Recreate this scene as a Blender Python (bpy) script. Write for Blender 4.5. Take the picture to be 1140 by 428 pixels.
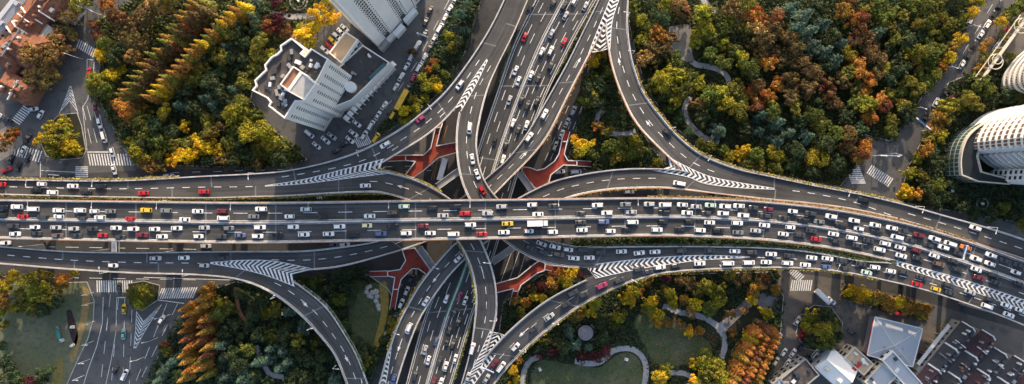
import bpy, math, random, re
import numpy as np
from mathutils import Vector

for _o in list(bpy.data.objects):
    bpy.data.objects.remove(_o, do_unlink=True)
scene = bpy.context.scene
COL = scene.collection

# ------------------------------------------------------------------ camera, sky, sun, exposure
CAM_H = 320.0                       # drone hovering above the crossing, lens straight down
GS = 480.0 / 1140.0                 # metres of ground per photograph pixel
cd = bpy.data.cameras.new('camera'); cam = bpy.data.objects.new('camera', cd); COL.objects.link(cam)
cam.location = (0, 0, CAM_H); cam.rotation_euler = (0, 0, 0)
cd.sensor_width = 36.0; cd.lens = 24.0; cd.clip_start = 1.0; cd.clip_end = 6000.0
scene.camera = cam

SUN_EL, SUN_AZ = math.radians(23.0), math.radians(4.0)
w = bpy.data.worlds.new('World'); scene.world = w; w.use_nodes = True
wn = w.node_tree.nodes; wl = w.node_tree.links
sky = wn.new('ShaderNodeTexSky'); sky.sky_type = 'NISHITA'; sky.sun_disc = False
sky.sun_elevation = SUN_EL; sky.sun_rotation = SUN_AZ; sky.air_density = 1.0; sky.dust_density = 2.6; sky.ozone_density = 0.6
bg = wn['Background']; wl.new(sky.outputs[0], bg.inputs[0]); bg.inputs[1].default_value = 0.15
sd = bpy.data.lights.new('sun', 'SUN'); sd.energy = 3.0; sd.angle = math.radians(0.8); sd.color = (1.0, 0.78, 0.54)
sun = bpy.data.objects.new('sun', sd); COL.objects.link(sun)
sun.rotation_euler = (-(math.pi / 2 - SUN_EL), 0, -SUN_AZ); sun.location = (0, 400, 300)
vs = scene.view_settings
vs.view_transform = 'Standard'; vs.look = 'None'; vs.exposure = 0.95; vs.gamma = 1.0; vs.use_curve_mapping = False

RNG = random.Random(7)

# ------------------------------------------------------------------ helpers
def P(x, y, h=0.0):
    """photograph pixel and real height -> the place in the world"""
    s = GS * (CAM_H - h) / CAM_H
    return Vector(((x - 570.0) * s, (214.0 - y) * s, h))

def link(name, me, parent=None, mat=None):
    o = bpy.data.objects.new(name, me); COL.objects.link(o)
    if mat is not None and me is not None and not me.materials:
        me.materials.append(mat)
    if parent is not None:
        o.parent = parent
    return o

def mesh(name, v, f, mat=None, smooth=False):
    me = bpy.data.meshes.new(name); me.from_pydata([tuple(a) for a in v], [], f); me.update()
    if mat is not None: me.materials.append(mat)
    if smooth:
        me.polygons.foreach_set('use_smooth', [True] * len(me.polygons))
    return me

def part(name, v, f, mat, parent=None, smooth=False):
    return link(name, mesh(name, v, f, mat, smooth), parent)

def tag(o, label=None, cat=None, group=None, kind=None):
    if label: o['label'] = label
    if cat: o['category'] = cat
    if group: o['group'] = group
    if kind: o['kind'] = kind
    return o

def thing(name, loc=(0, 0, 0), rz=0.0, label=None, cat=None, group=None, kind=None):
    o = link(name, None); o.location = loc; o.rotation_euler = (0, 0, rz)
    return tag(o, label, cat, group, kind)

class MB:
    def __init__(s): s.v = []; s.f = []
    def add(s, v, f):
        n = len(s.v); s.v += [tuple(a) for a in v]; s.f += [tuple(i + n for i in q) for q in f]; return s
    def box(s, c, d, rz=0.0, taper=1.0):
        cx, cy, cz = c; dx, dy, dz = d[0] / 2, d[1] / 2, d[2] / 2
        cs, sn = math.cos(rz), math.sin(rz); v = []
        for z, t in ((-dz, 1.0), (dz, taper)):
            for x, y in ((-dx, -dy), (dx, -dy), (dx, dy), (-dx, dy)):
                x *= t; y *= t
                v.append((cx + x * cs - y * sn, cy + x * sn + y * cs, cz + z))
        return s.add(v, [(3, 2, 1, 0), (4, 5, 6, 7), (0, 1, 5, 4), (1, 2, 6, 5), (2, 3, 7, 6), (3, 0, 4, 7)])
    def bar(s, a, b, wd, ht):
        a = Vector(a); b = Vector(b); d = b - a; L = d.length
        if L < 1e-6: return s
        d /= L; up = Vector((0, 0, 1)) if abs(d.z) < 0.95 else Vector((0, 1, 0))
        sx = d.cross(up).normalized() * wd / 2; sz = sx.cross(d).normalized() * ht / 2
        v = [p + q for p in (a, b) for q in (-sx - sz, sx - sz, sx + sz, -sx + sz)]
        return s.add(v, [(0, 1, 2, 3), (7, 6, 5, 4), (0, 4, 5, 1), (1, 5, 6, 2), (2, 6, 7, 3), (3, 7, 4, 0)])
    def cyl(s, a, b, r0, r1=None, n=8, caps=True):
        r1 = r0 if r1 is None else r1
        a = Vector(a); b = Vector(b); d = (b - a).normalized()
        up = Vector((0, 0, 1)) if abs(d.z) < 0.9 else Vector((1, 0, 0))
        x = d.cross(up).normalized(); y = d.cross(x)
        v = []
        for p, r in ((a, r0), (b, r1)):
            for i in range(n):
                t = 2 * math.pi * i / n; v.append(p + x * (math.cos(t) * r) + y * (math.sin(t) * r))
        f = [(i, (i + 1) % n, n + (i + 1) % n, n + i) for i in range(n)]
        if caps: f += [tuple(range(n))[::-1], tuple(range(n, 2 * n))]
        return s.add(v, f)
    def prism(s, pts, z0, z1, cap0=False):
        n = len(pts); v = [(p[0], p[1], z0) for p in pts] + [(p[0], p[1], z1) for p in pts]
        f = [(i, (i + 1) % n, n + (i + 1) % n, n + i) for i in range(n)] + [tuple(range(n, 2 * n))]
        if cap0: f.append(tuple(range(n))[::-1])
        return s.add(v, f)
    def build(s, name, mat, parent=None, smooth=False): return part(name, s.v, s.f, mat, parent, smooth)

ONES = ('zeroth first second third fourth fifth sixth seventh eighth ninth tenth eleventh twelfth thirteenth fourteenth fifteenth '
        'sixteenth seventeenth eighteenth nineteenth').split()
TENS = {2: 'twent', 3: 'thirt', 4: 'fort', 5: 'fift', 6: 'sixt', 7: 'sevent', 8: 'eight', 9: 'ninet'}
def ordinal(n):
    if n < 20: return ONES[n]
    t, u = divmod(n, 10)
    return TENS[t] + ('ieth' if u == 0 else 'y-' + ONES[u])

# ------------------------------------------------------------------ materials
def nt(name):
    m = bpy.data.materials.new(name); m.use_nodes = True
    n = m.node_tree.nodes; l = m.node_tree.links; b = n['Principled BSDF']
    return m, n, l, b

def plain(name, col, rough=0.7, metal=0.0, var=0.18, scale=0.6, spec=0.4):
    m, n, l, b = nt(name)
    tc = n.new('ShaderNodeNewGeometry'); no = n.new('ShaderNodeTexNoise'); no.inputs['Scale'].default_value = scale
    no.inputs['Detail'].default_value = 6; no.inputs['Roughness'].default_value = 0.65
    l.new(tc.outputs['Position'], no.inputs['Vector'])
    rp = n.new('ShaderNodeValToRGB'); rp.color_ramp.elements[0].position = 0.3; rp.color_ramp.elements[1].position = 0.7
    rp.color_ramp.elements[0].color = (*[c * (1 - var) for c in col], 1); rp.color_ramp.elements[1].color = (*[min(1, c * (1 + var)) for c in col], 1)
    l.new(no.outputs['Fac'], rp.inputs[0]); l.new(rp.outputs[0], b.inputs['Base Color'])
    b.inputs['Roughness'].default_value = rough; b.inputs['Metallic'].default_value = metal
    b.inputs['Specular IOR Level'].default_value = spec
    return m

def mixed(name, cols, scales, rough=0.9, bump=0.0, spec=0.25):
    """several noises stacked: cols[0] base, then (colour, lo, hi) patches at each scale"""
    m, n, l, b = nt(name); g = n.new('ShaderNodeNewGeometry'); cur = None
    base = n.new('ShaderNodeRGB'); base.outputs[0].default_value = (*cols[0], 1); cur = base.outputs[0]
    for (c, lo, hi), sc in zip(cols[1:], scales):
        no = n.new('ShaderNodeTexNoise'); no.inputs['Scale'].default_value = sc; no.inputs['Detail'].default_value = 8; no.inputs['Roughness'].default_value = 0.62
        l.new(g.outputs['Position'], no.inputs['Vector'])
        mr = n.new('ShaderNodeMapRange'); mr.inputs['From Min'].default_value = lo; mr.inputs['From Max'].default_value = hi
        l.new(no.outputs['Fac'], mr.inputs['Value'])
        mx = n.new('ShaderNodeMix'); mx.data_type = 'RGBA'; l.new(mr.outputs[0], mx.inputs['Factor']); l.new(cur, mx.inputs[6]); mx.inputs[7].default_value = (*c, 1)
        cur = mx.outputs[2]
    l.new(cur, b.inputs['Base Color']); b.inputs['Roughness'].default_value = rough; b.inputs['Specular IOR Level'].default_value = spec
    if bump:
        no = n.new('ShaderNodeTexNoise'); no.inputs['Scale'].default_value = 2.5; no.inputs['Detail'].default_value = 6
        l.new(g.outputs['Position'], no.inputs['Vector'])
        bp = n.new('ShaderNodeBump'); bp.inputs['Strength'].default_value = bump; bp.inputs['Distance'].default_value = 0.25
        l.new(no.outputs['Fac'], bp.inputs['Height']); l.new(bp.outputs[0], b.inputs['Normal'])
    return m

def asphalt_deck(name, c0, c1):
    """UV.x metres across, UV.y metres along: tyre-worn streaks run along the road"""
    m, n, l, b = nt(name)
    uv = n.new('ShaderNodeUVMap'); mp = n.new('ShaderNodeMapping'); mp.inputs['Scale'].default_value = (0.9, 0.010, 1)
    l.new(uv.outputs[0], mp.inputs['Vector'])
    n1 = n.new('ShaderNodeTexNoise'); n1.inputs['Scale'].default_value = 1.0; n1.inputs['Detail'].default_value = 5; n1.inputs['Roughness'].default_value = 0.6
    l.new(mp.outputs[0], n1.inputs['Vector'])
    g = n.new('ShaderNodeNewGeometry'); n2 = n.new('ShaderNodeTexNoise'); n2.inputs['Scale'].default_value = 0.05; n2.inputs['Detail'].default_value = 8; n2.inputs['Roughness'].default_value = 0.7
    l.new(g.outputs['Position'], n2.inputs['Vector'])
    n3 = n.new('ShaderNodeTexNoise'); n3.inputs['Scale'].default_value = 3.0; n3.inputs['Detail'].default_value = 3
    l.new(g.outputs['Position'], n3.inputs['Vector'])
    ad = n.new('ShaderNodeMath'); ad.operation = 'MULTIPLY_ADD'; l.new(n2.outputs['Fac'], ad.inputs[0]); ad.inputs[1].default_value = 0.8; l.new(n1.outputs['Fac'], ad.inputs[2])
    a2 = n.new('ShaderNodeMath'); a2.operation = 'MULTIPLY_ADD'; l.new(n3.outputs['Fac'], a2.inputs[0]); a2.inputs[1].default_value = 0.25; l.new(ad.outputs[0], a2.inputs[2])
    mr = n.new('ShaderNodeMapRange'); mr.inputs['From Min'].default_value = 0.78; mr.inputs['From Max'].default_value = 1.28; l.new(a2.outputs[0], mr.inputs['Value'])
    mx = n.new('ShaderNodeMix'); mx.data_type = 'RGBA'; l.new(mr.outputs[0], mx.inputs['Factor']); mx.inputs[6].default_value = (*c0, 1); mx.inputs[7].default_value = (*c1, 1)
    m2 = n.new('ShaderNodeMapping'); m2.inputs['Scale'].default_value = (0.27, 0.035, 1); l.new(uv.outputs[0], m2.inputs['Vector'])
    vo = n.new('ShaderNodeTexVoronoi'); vo.distance = 'CHEBYCHEV'; vo.inputs['Scale'].default_value = 1.0; l.new(m2.outputs[0], vo.inputs['Vector'])
    sc_ = n.new('ShaderNodeSeparateColor'); l.new(vo.outputs['Color'], sc_.inputs[0])
    pr = n.new('ShaderNodeMapRange'); pr.inputs['From Min'].default_value = 0.0; pr.inputs['From Max'].default_value = 1.0; pr.inputs['To Min'].default_value = 0.80; pr.inputs['To Max'].default_value = 1.16; l.new(sc_.outputs[0], pr.inputs['Value'])
    hv = n.new('ShaderNodeHueSaturation'); l.new(mx.outputs[2], hv.inputs['Color']); l.new(pr.outputs[0], hv.inputs['Value'])
    l.new(hv.outputs[0], b.inputs['Base Color']); b.inputs['Roughness'].default_value = 0.85; b.inputs['Specular IOR Level'].default_value = 0.25
    return m

def paint_mat():
    m, n, l, b = nt('road_paint'); g = n.new('ShaderNodeNewGeometry')
    no = n.new('ShaderNodeTexNoise'); no.inputs['Scale'].default_value = 1.2; no.inputs['Detail'].default_value = 8; no.inputs['Roughness'].default_value = 0.75
    l.new(g.outputs['Position'], no.inputs['Vector'])
    rp = n.new('ShaderNodeValToRGB'); rp.color_ramp.elements[0].position = 0.33; rp.color_ramp.elements[1].position = 0.5
    rp.color_ramp.elements[0].color = (0.22, 0.22, 0.22, 1); rp.color_ramp.elements[1].color = (0.80, 0.80, 0.79, 1)
    l.new(no.outputs['Fac'], rp.inputs[0]); l.new(rp.outputs[0], b.inputs['Base Color']); b.inputs['Roughness'].default_value = 0.7
    return m

def car_paint():
    m, n, l, b = nt('car_paint'); oi = n.new('ShaderNodeObjectInfo')
    l.new(oi.outputs['Color'], b.inputs['Base Color']); b.inputs['Roughness'].default_value = 0.28
    b.inputs['Coat Weight'].default_value = 0.4; b.inputs['Coat Roughness'].default_value = 0.08
    return m

def leaf_mat(name, trans=0.25):
    m, n, l, b = nt(name); oi = n.new('ShaderNodeObjectInfo')
    at = n.new('ShaderNodeAttribute'); at.attribute_name = 'tone'
    hs = n.new('ShaderNodeHueSaturation')
    mr = n.new('ShaderNodeMapRange'); mr.inputs['To Min'].default_value = 0.35; mr.inputs['To Max'].default_value = 1.7
    sp = n.new('ShaderNodeSeparateColor'); l.new(at.outputs['Color'], sp.inputs[0]); l.new(sp.outputs[0], mr.inputs['Value'])
    l.new(mr.outputs[0], hs.inputs['Value'])
    m2 = n.new('ShaderNodeMapRange'); m2.inputs['To Min'].default_value = 0.455; m2.inputs['To Max'].default_value = 0.545
    l.new(sp.outputs[1], m2.inputs['Value']); l.new(m2.outputs[0], hs.inputs['Hue'])
    l.new(oi.outputs['Color'], hs.inputs['Color']); l.new(hs.outputs[0], b.inputs['Base Color'])
    b.inputs['Roughness'].default_value = 0.6; b.inputs['Specular IOR Level'].default_value = 0.25
    tr = n.new('ShaderNodeBsdfTranslucent'); l.new(hs.outputs[0], tr.inputs[0])
    ms = n.new('ShaderNodeMixShader'); ms.inputs[0].default_value = trans
    l.new(b.outputs[0], ms.inputs[1]); l.new(tr.outputs[0], ms.inputs[2]); l.new(ms.outputs[0], n['Material Output'].inputs[0])
    return m

M = {}
M['ground'] = mixed('city_ground', [(0.10, 0.10, 0.10), ((0.16, 0.14, 0.12), 0.45, 0.7), ((0.05, 0.05, 0.052), 0.5, 0.75)], [0.03, 0.15], 0.9)
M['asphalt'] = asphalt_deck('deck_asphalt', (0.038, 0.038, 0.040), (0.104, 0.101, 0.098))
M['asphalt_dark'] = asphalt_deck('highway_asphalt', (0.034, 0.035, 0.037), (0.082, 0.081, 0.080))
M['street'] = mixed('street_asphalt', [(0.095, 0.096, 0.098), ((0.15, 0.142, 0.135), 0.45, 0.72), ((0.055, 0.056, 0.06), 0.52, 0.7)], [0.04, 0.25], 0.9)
M['street_dark'] = mixed('shade_tinted_asphalt', [(0.050, 0.050, 0.052), ((0.080, 0.076, 0.072), 0.45, 0.72), ((0.032, 0.033, 0.035), 0.52, 0.7)], [0.04, 0.25], 0.9)  # darker street copy; shade under the decks put into the colour
M['dirty'] = mixed('dusty_asphalt', [(0.13, 0.115, 0.10), ((0.22, 0.17, 0.12), 0.5, 0.7), ((0.07, 0.065, 0.06), 0.5, 0.7)], [0.06, 0.3], 0.9)
M['concrete'] = plain('parapet_concrete', (0.44, 0.42, 0.40), 0.8, var=0.32, scale=0.35)
M['girder'] = plain('girder_concrete', (0.26, 0.25, 0.24), 0.85, var=0.2, scale=0.2)
M['paint'] = paint_mat()
M['joint'] = plain('joint_steel', (0.17, 0.17, 0.17), 0.7)
M['paving'] = mixed('paving', [(0.20, 0.19, 0.18), ((0.28, 0.26, 0.24), 0.45, 0.7), ((0.13, 0.13, 0.13), 0.52, 0.7)], [0.1, 0.6], 0.9)
M['path'] = mixed('path_stone', [(0.36, 0.35, 0.35), ((0.45, 0.43, 0.41), 0.45, 0.7)], [0.4], 0.9)
M['soil'] = mixed('forest_floor', [(0.028, 0.030, 0.018), ((0.05, 0.045, 0.022), 0.45, 0.65), ((0.02, 0.03, 0.014), 0.5, 0.7)], [0.12, 0.5], 0.95, 0.4)
M['lawn'] = mixed('lawn_grass', [(0.078, 0.098, 0.045), ((0.15, 0.145, 0.09), 0.48, 0.70), ((0.048, 0.070, 0.028), 0.5, 0.68)], [0.07, 0.4], 0.95, 0.3)
M['lawn_grey'] = mixed('worn_lawn', [(0.13, 0.145, 0.085), ((0.20, 0.185, 0.13), 0.48, 0.72), ((0.085, 0.105, 0.055), 0.5, 0.68)], [0.07, 0.5], 0.95, 0.3)
M['leaf'] = leaf_mat('leaf')
M['bark'] = plain('bark', (0.09, 0.065, 0.045), 0.9)
M['car'] = car_paint()
M['glass'] = plain('car_glass', (0.012, 0.014, 0.017), 0.08, var=0.05, spec=0.5)
M['tyre'] = plain('tyre_rubber', (0.02, 0.02, 0.02), 0.8)
M['lampred'] = plain('tail_lamp_red', (0.35, 0.02, 0.02), 0.3)
M['lampclear'] = plain('head_lamp_clear', (0.6, 0.6, 0.58), 0.15)
M['white'] = plain('white_render', (0.84, 0.81, 0.76), 0.7, var=0.07, scale=0.08)
M['whitemetal'] = plain('white_metal', (0.72, 0.72, 0.72), 0.4, var=0.05)
M['cream'] = plain('cream_render', (0.62, 0.56, 0.46), 0.75, var=0.1, scale=0.1)
M['rail'] = plain('railing_white', (0.66, 0.65, 0.64), 0.5)
M['redfloor'] = mixed('red_walkway', [(0.31, 0.050, 0.030), ((0.40, 0.105, 0.045), 0.5, 0.72), ((0.17, 0.036, 0.032), 0.48, 0.7)], [0.12, 0.5], 0.75)
M['roofdark'] = mixed('roof_felt', [(0.065, 0.064, 0.065), ((0.13, 0.10, 0.085), 0.45, 0.62), ((0.26, 0.15, 0.09), 0.55, 0.72), ((0.30, 0.29, 0.27), 0.62, 0.75)], [0.1, 0.13, 0.35], 0.9)
M['roofgrey'] = plain('roof_membrane', (0.42, 0.44, 0.46), 0.6, var=0.06, scale=0.15)
M['rooftan'] = plain('roof_tan', (0.52, 0.38, 0.24), 0.8, var=0.15, scale=0.2)
M['window'] = plain('window_glass', (0.03, 0.035, 0.04), 0.12, var=0.1)
M['greenglass'] = plain('green_glass', (0.06, 0.12, 0.115), 0.15, var=0.15)
M['tile'] = mixed('roof_tile_orange', [(0.25, 0.100, 0.055), ((0.33, 0.15, 0.08), 0.5, 0.7), ((0.11, 0.055, 0.042), 0.46, 0.66)], [0.25, 0.9], 0.85)
M['slate'] = plain('roof_tile_charcoal', (0.062, 0.060, 0.066), 0.8, var=0.3, scale=0.8)
M['slatered'] = plain('roof_tile_maroon', (0.085, 0.045, 0.052), 0.8, var=0.3, scale=0.8)
M['brick'] = plain('brick_wall', (0.30, 0.15, 0.10), 0.85, var=0.2, scale=0.8)
M['grey'] = plain('grey_render', (0.30, 0.30, 0.30), 0.8, var=0.12, scale=0.3)
M['red'] = plain('red_panel', (0.45, 0.04, 0.03), 0.6)
M['blue'] = plain('blue_panel', (0.04, 0.13, 0.35), 0.5)
M['teal'] = plain('teal_panel', (0.05, 0.25, 0.24), 0.5)
M['yellow'] = plain('yellow_panel', (0.62, 0.40, 0.05), 0.6)
M['wood'] = plain('wood_board', (0.28, 0.20, 0.14), 0.8)
M['greenpanel'] = plain('median_green', (0.02, 0.16, 0.10), 0.6)
M['darkmetal'] = plain('dark_metal', (0.05, 0.05, 0.055), 0.5)
M['orange_line'] = plain('amber_road_paint', (0.50, 0.24, 0.04), 0.7)

# ------------------------------------------------------------------ splines and road ribbons
def catmull(pts, n):
    """pts: rows of numbers; n samples per span"""
    A = np.array(pts, float); out = []
    for i in range(len(A) - 1):
        p1, p2 = A[i], A[i + 1]; p0 = A[i - 1] if i else 2 * p1 - p2; p3 = A[i + 2] if i + 2 < len(A) else 2 * p2 - p1
        for k in range(n):
            t = k / n
            out.append(0.5 * ((2 * p1) + (-p0 + p2) * t + (2 * p0 - 5 * p1 + 4 * p2 - p3) * t * t + (-p0 + 3 * p1 - 3 * p2 + p3) * t ** 3))
    out.append(A[-1]); return np.array(out)

class Road:
    """sections (lx,ly,rx,ry,h) in photograph pixels; ribbon is built in the world"""
    def __init__(s, sec, n=8):
        s.S = catmull(sec, n)
        s.L = [P(a[0], a[1], a[4]) for a in s.S]; s.R = [P(a[2], a[3], a[4]) for a in s.S]
        s.C = [(a + b) / 2 for a, b in zip(s.L, s.R)]
        d = [0.0]
        for a, b in zip(s.C, s.C[1:]): d.append(d[-1] + (b - a).length)
        s.d = np.array(d); s.len = d[-1]
    def at(s, dist, t, dz=0.0):
        dist = min(max(dist, 0.0), s.len - 1e-4); i = int(np.searchsorted(s.d, dist, 'right')) - 1; i = min(max(i, 0), len(s.C) - 2)
        k = (dist - s.d[i]) / (s.d[i + 1] - s.d[i])
        l = s.L[i].lerp(s.L[i + 1], k); r = s.R[i].lerp(s.R[i + 1], k); p = l.lerp(r, t); return Vector((p.x, p.y, p.z + dz))
    def width(s, dist):
        return (s.at(dist, 0) - s.at(dist, 1)).length
    def nearest(s, x, y):
        """pixel -> (dist, z, tangent) on this road"""
        cx = (s.S[:, 0] + s.S[:, 2]) / 2; cy = (s.S[:, 1] + s.S[:, 3]) / 2
        best = None
        for i in range(len(cx) - 1):
            ax, ay, bx, by = cx[i], cy[i], cx[i + 1], cy[i + 1]; dx, dy = bx - ax, by - ay
            k = max(0, min(1, ((x - ax) * dx + (y - ay) * dy) / (dx * dx + dy * dy + 1e-9)))
            q = (ax + dx * k - x) ** 2 + (ay + dy * k - y) ** 2
            if best is None or q < best[0]: best = (q, i, k)
        _, i, k = best
        t = (s.C[i + 1] - s.C[i]).normalized()
        return s.d[i] + (s.d[i + 1] - s.d[i]) * k, s.C[i].z + (s.C[i + 1].z - s.C[i].z) * k, t
    def dist_px(s, x, y): return s.nearest(x, y)[0]

def deck(name, road, mat, thick=1.5, dz=0.0):
    v = []; f = []; uv = []; n = len(road.C)
    for l, r in zip(road.L, road.R):
        for p, o in ((l, 0), (r, 0)):
            v.append((p.x, p.y, p.z + dz))
        c = (l + r) / 2; a = c.lerp(l, 0.72); b = c.lerp(r, 0.72)
        v.append((l.x, l.y, l.z + dz - 0.5)); v.append((a.x, a.y, a.z + dz - thick)); v.append((b.x, b.y, b.z + dz - thick)); v.append((r.x, r.y, r.z + dz - 0.5))
    for i in range(n - 1):
        a = i * 6; b = a + 6
        f.append((a, a + 1, b + 1, b))
        f += [(a, b, b + 2, a + 2), (a + 2, b + 2, b + 3, a + 3), (a + 3, b + 3, b + 4, a + 4), (a + 4, b + 4, b + 5, a + 5), (a + 5, b + 5, b + 1, a + 1)]
    me = mesh(name, v, f, mat); me.materials.append(M['girder'])
    ul = me.uv_layers.new(name='UVMap'); wd = [(l - r).length for l, r in zip(road.L, road.R)]
    for pi, pl in enumerate(me.polygons):
        if pi % 6: pl.material_index = 1
        for li, vi in zip(pl.loop_indices, pl.vertices):
            i, k = divmod(vi, 6); ul.data[li].uv = ((0.0 if k in (0, 2, 3) else wd[i]), road.d[i])
    o = link(name, me); o['kind'] = 'structure'
    return o

def wall_along(name, road, t, side, parent, mat, wd=0.45, ht=1.0, d0=0.0, d1=None, dz=0.0, inset=0.0):
    """a barrier along the fraction t of the ribbon, growing inward from it"""
    d1 = road.len if d1 is None else d1; n = max(2, int((d1 - d0) / 4.0)); v = []; f = []
    for i in range(n + 1):
        d = d0 + (d1 - d0) * i / n; p = road.at(d, t); q = road.at(d, 1 - t if t != 0.5 else 1.0); u = (q - p); u.z = 0; u.normalize()
        p = p + u * inset
        a = p + u * wd if side == 'in' else p + u * wd / 2; b = p if side == 'in' else p - u * wd / 2
        z = p.z + dz
        v += [(b.x, b.y, z - 0.3), (b.x, b.y, z + ht), (a.x, a.y, z + ht), (a.x, a.y, z - 0.3)]
    for i in range(n):
        k = i * 4
        f += [(k, k + 4, k + 5, k + 1), (k + 1, k + 5, k + 6, k + 2), (k + 2, k + 6, k + 7, k + 3)]
    f += [(0, 1, 2, 3), (n * 4 + 3, n * 4 + 2, n * 4 + 1, n * 4)]
    return part(name, v, f, mat, parent)

def strip(road, d0, d1, t, wd, dz, mb, step=4.0, off=0.0):
    n = max(1, int((d1 - d0) / step)); v = []
    for i in range(n + 1):
        d = d0 + (d1 - d0) * i / n; p = road.at(d, t, dz); a = road.at(d, 0); b = road.at(d, 1); u = (b - a); u.z = 0; u.normalize()
        p = p + u * off
        v += [p - u * wd / 2, p + u * wd / 2]
    mb.add(v, [(2 * i, 2 * i + 1, 2 * i + 3, 2 * i + 2) for i in range(n)])

def markings(road, parent, lanes, solids, dash=4.0, gap=6.0, wd=0.30, dz=0.03, rngs=None, jit=0.0):
    """lanes: fractions with dashes, solids: fractions with a solid line"""
    mb = MB(); lo, hi = rngs or (0.0, road.len)
    for t in lanes:
        d = lo + RNG.random() * (dash + gap)
        while d + dash < hi:
            strip(road, d, d + dash, t, wd, dz, mb); d += dash + gap
    if mb.v:
        mb.build('lane_dashes', M['paint'], parent)['kind'] = 'stuff'
    for t in solids:
        m2 = MB(); strip(road, lo, hi, t, wd * 0.8, dz, m2); m2.build('edge_line', M['paint'], parent)

def joints(road, parent, every=38.0, dz=0.02, start=12.0, wd=0.55):
    d = start
    while d < road.len - 3:
        a = road.at(d, 0.02, dz); b = road.at(d, 0.98, dz); u = road.at(d + 1, 0.5) - road.at(d, 0.5); u.z = 0; u.normalize(); u *= wd / 2
        part('expansion_joint', [a - u, b - u, b + u, a + u], [(0, 1, 2, 3)], M['joint'], parent); d += every

def arrow(road, d, t, parent, sgn=1, dz=0.035, L=5.5):
    c = road.at(d, t, dz); u = road.at(d + 1, t) - road.at(d, t); u.z = 0; u.normalize(); u *= sgn; s = Vector((-u.y, u.x, 0))
    q = lambda a, b: c + u * a + s * b
    part('road_arrow', [q(-L / 2, -.16), q(-L / 2, .16), q(L * .1, .16), q(L * .1, -.16), q(L * .1, .7), q(L * .5, 0), q(L * .1, -.7)],
         [(3, 2, 1, 0), (6, 5, 4)], M['paint'], parent)

def gore(Lp, Rp, hfun, parent, pitch=2.2, thick=1.0, lean=1.0, dz=0.06, n=10, flip=1):
    """chevrons between two pixel polylines that start at the tip"""
    A = catmull(Lp, n); B = catmull(Rp, n)
    LW = [P(a[0], a[1], hfun(a[0], a[1]) + dz) for a in A]; RW = [P(a[0], a[1], hfun(a[0], a[1]) + dz) for a in B]
    C = [(a + b) / 2 for a, b in zip(LW, RW)]; d = [0.0]
    for a, b in zip(C, C[1:]): d.append(d[-1] + (b - a).length)
    d = np.array(d)
    def at(line, x):
        x = min(max(x, 0), d[-1] - 1e-4); i = min(int(np.searchsorted(d, x, 'right')) - 1, len(C) - 2); k = (x - d[i]) / (d[i + 1] - d[i])
        return line[i].lerp(line[i + 1], k)
    x = 0.5
    while x < d[-1]:
        wd = (at(LW, x) - at(RW, x)).length
        if wd > 0.5:
            k = lean * wd / 2 * flip
            p = [at(LW, x), at(LW, x + thick), at(C, x - k), at(C, x - k + thick), at(RW, x), at(RW, x + thick)]
            if (p[0] - p[1]).length > 0.2:
                part('chevron_stripe', p, [(0, 1, 3, 2), (2, 3, 5, 4)], M['paint'], parent)
        x += pitch
    for ln in (LW, RW):
        v = []
        for i, q in enumerate(ln):
            u = (ln[min(i + 1, len(ln) - 1)] - ln[max(i - 1, 0)]); u.z = 0
            u = u.normalized() if u.length > 1e-6 else Vector((1, 0, 0)); s = Vector((-u.y, u.x, 0)) * 0.14
            v += [q - s, q + s]
        part('gore_line', v, [(2 * i, 2 * i + 1, 2 * i + 3, 2 * i + 2) for i in range(len(ln) - 1)], M['paint'], parent)

def in_poly(x, y, poly):
    c = False; j = len(poly) - 1
    for i in range(len(poly)):
        xi, yi = poly[i][0], poly[i][1]; xj, yj = poly[j][0], poly[j][1]
        if (yi > y) != (yj > y) and x < (xj - xi) * (y - yi) / (yj - yi) + xi: c = not c
        j = i
    return c

def ribbon_poly(r): return [(p.x, p.y) for p in r.L] + [(p.x, p.y) for p in reversed(r.R)]

# ------------------------------------------------------------------ ground, parks, streets
part('ground', [(-2500, -2500, 0), (2500, -2500, 0), (2500, 2500, 0), (-2500, 2500, 0)], [(0, 1, 2, 3)], M['ground'])['kind'] = 'structure'

def slab(name, pts, mat, z=0.12, kind='structure', parent=None, smooth_n=0):
    if smooth_n:
        pts = [tuple(a) for a in catmull(list(pts) + [pts[0]], smooth_n)[:-1]]
    q = [P(x, y) for x, y in pts]
    ar = sum(q[i].x * q[(i + 1) % len(q)].y - q[(i + 1) % len(q)].x * q[i].y for i in range(len(q)))
    if ar < 0: q.reverse()
    mb = MB(); mb.prism(q, -0.05, z)
    o = mb.build(name, mat, parent)
    if kind and parent is None: o['kind'] = kind
    return o

def kerb(pts, parent, z=0.15, wd=0.35, mat=None, closed=True):
    q = [P(x, y) for x, y in pts]; n = len(q)
    for i in range(n if closed else n - 1):
        a, b = q[i], q[(i + 1) % n]; MB().bar(a + Vector((0, 0, z / 2)), b + Vector((0, 0, z / 2)), wd, z).build('kerb', mat or M['concrete'], parent)

def sheet_road(name, pts, mat, z=0.02):
    q = [P(x, y) for x, y in pts]
    ar = sum(q[i].x * q[(i + 1) % len(q)].y - q[(i + 1) % len(q)].x * q[i].y for i in range(len(q)))
    if ar < 0: q.reverse()
    o = part(name, [(p.x, p.y, z) for p in q], [tuple(range(len(q)))], mat); o['kind'] = 'structure'; return o

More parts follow.
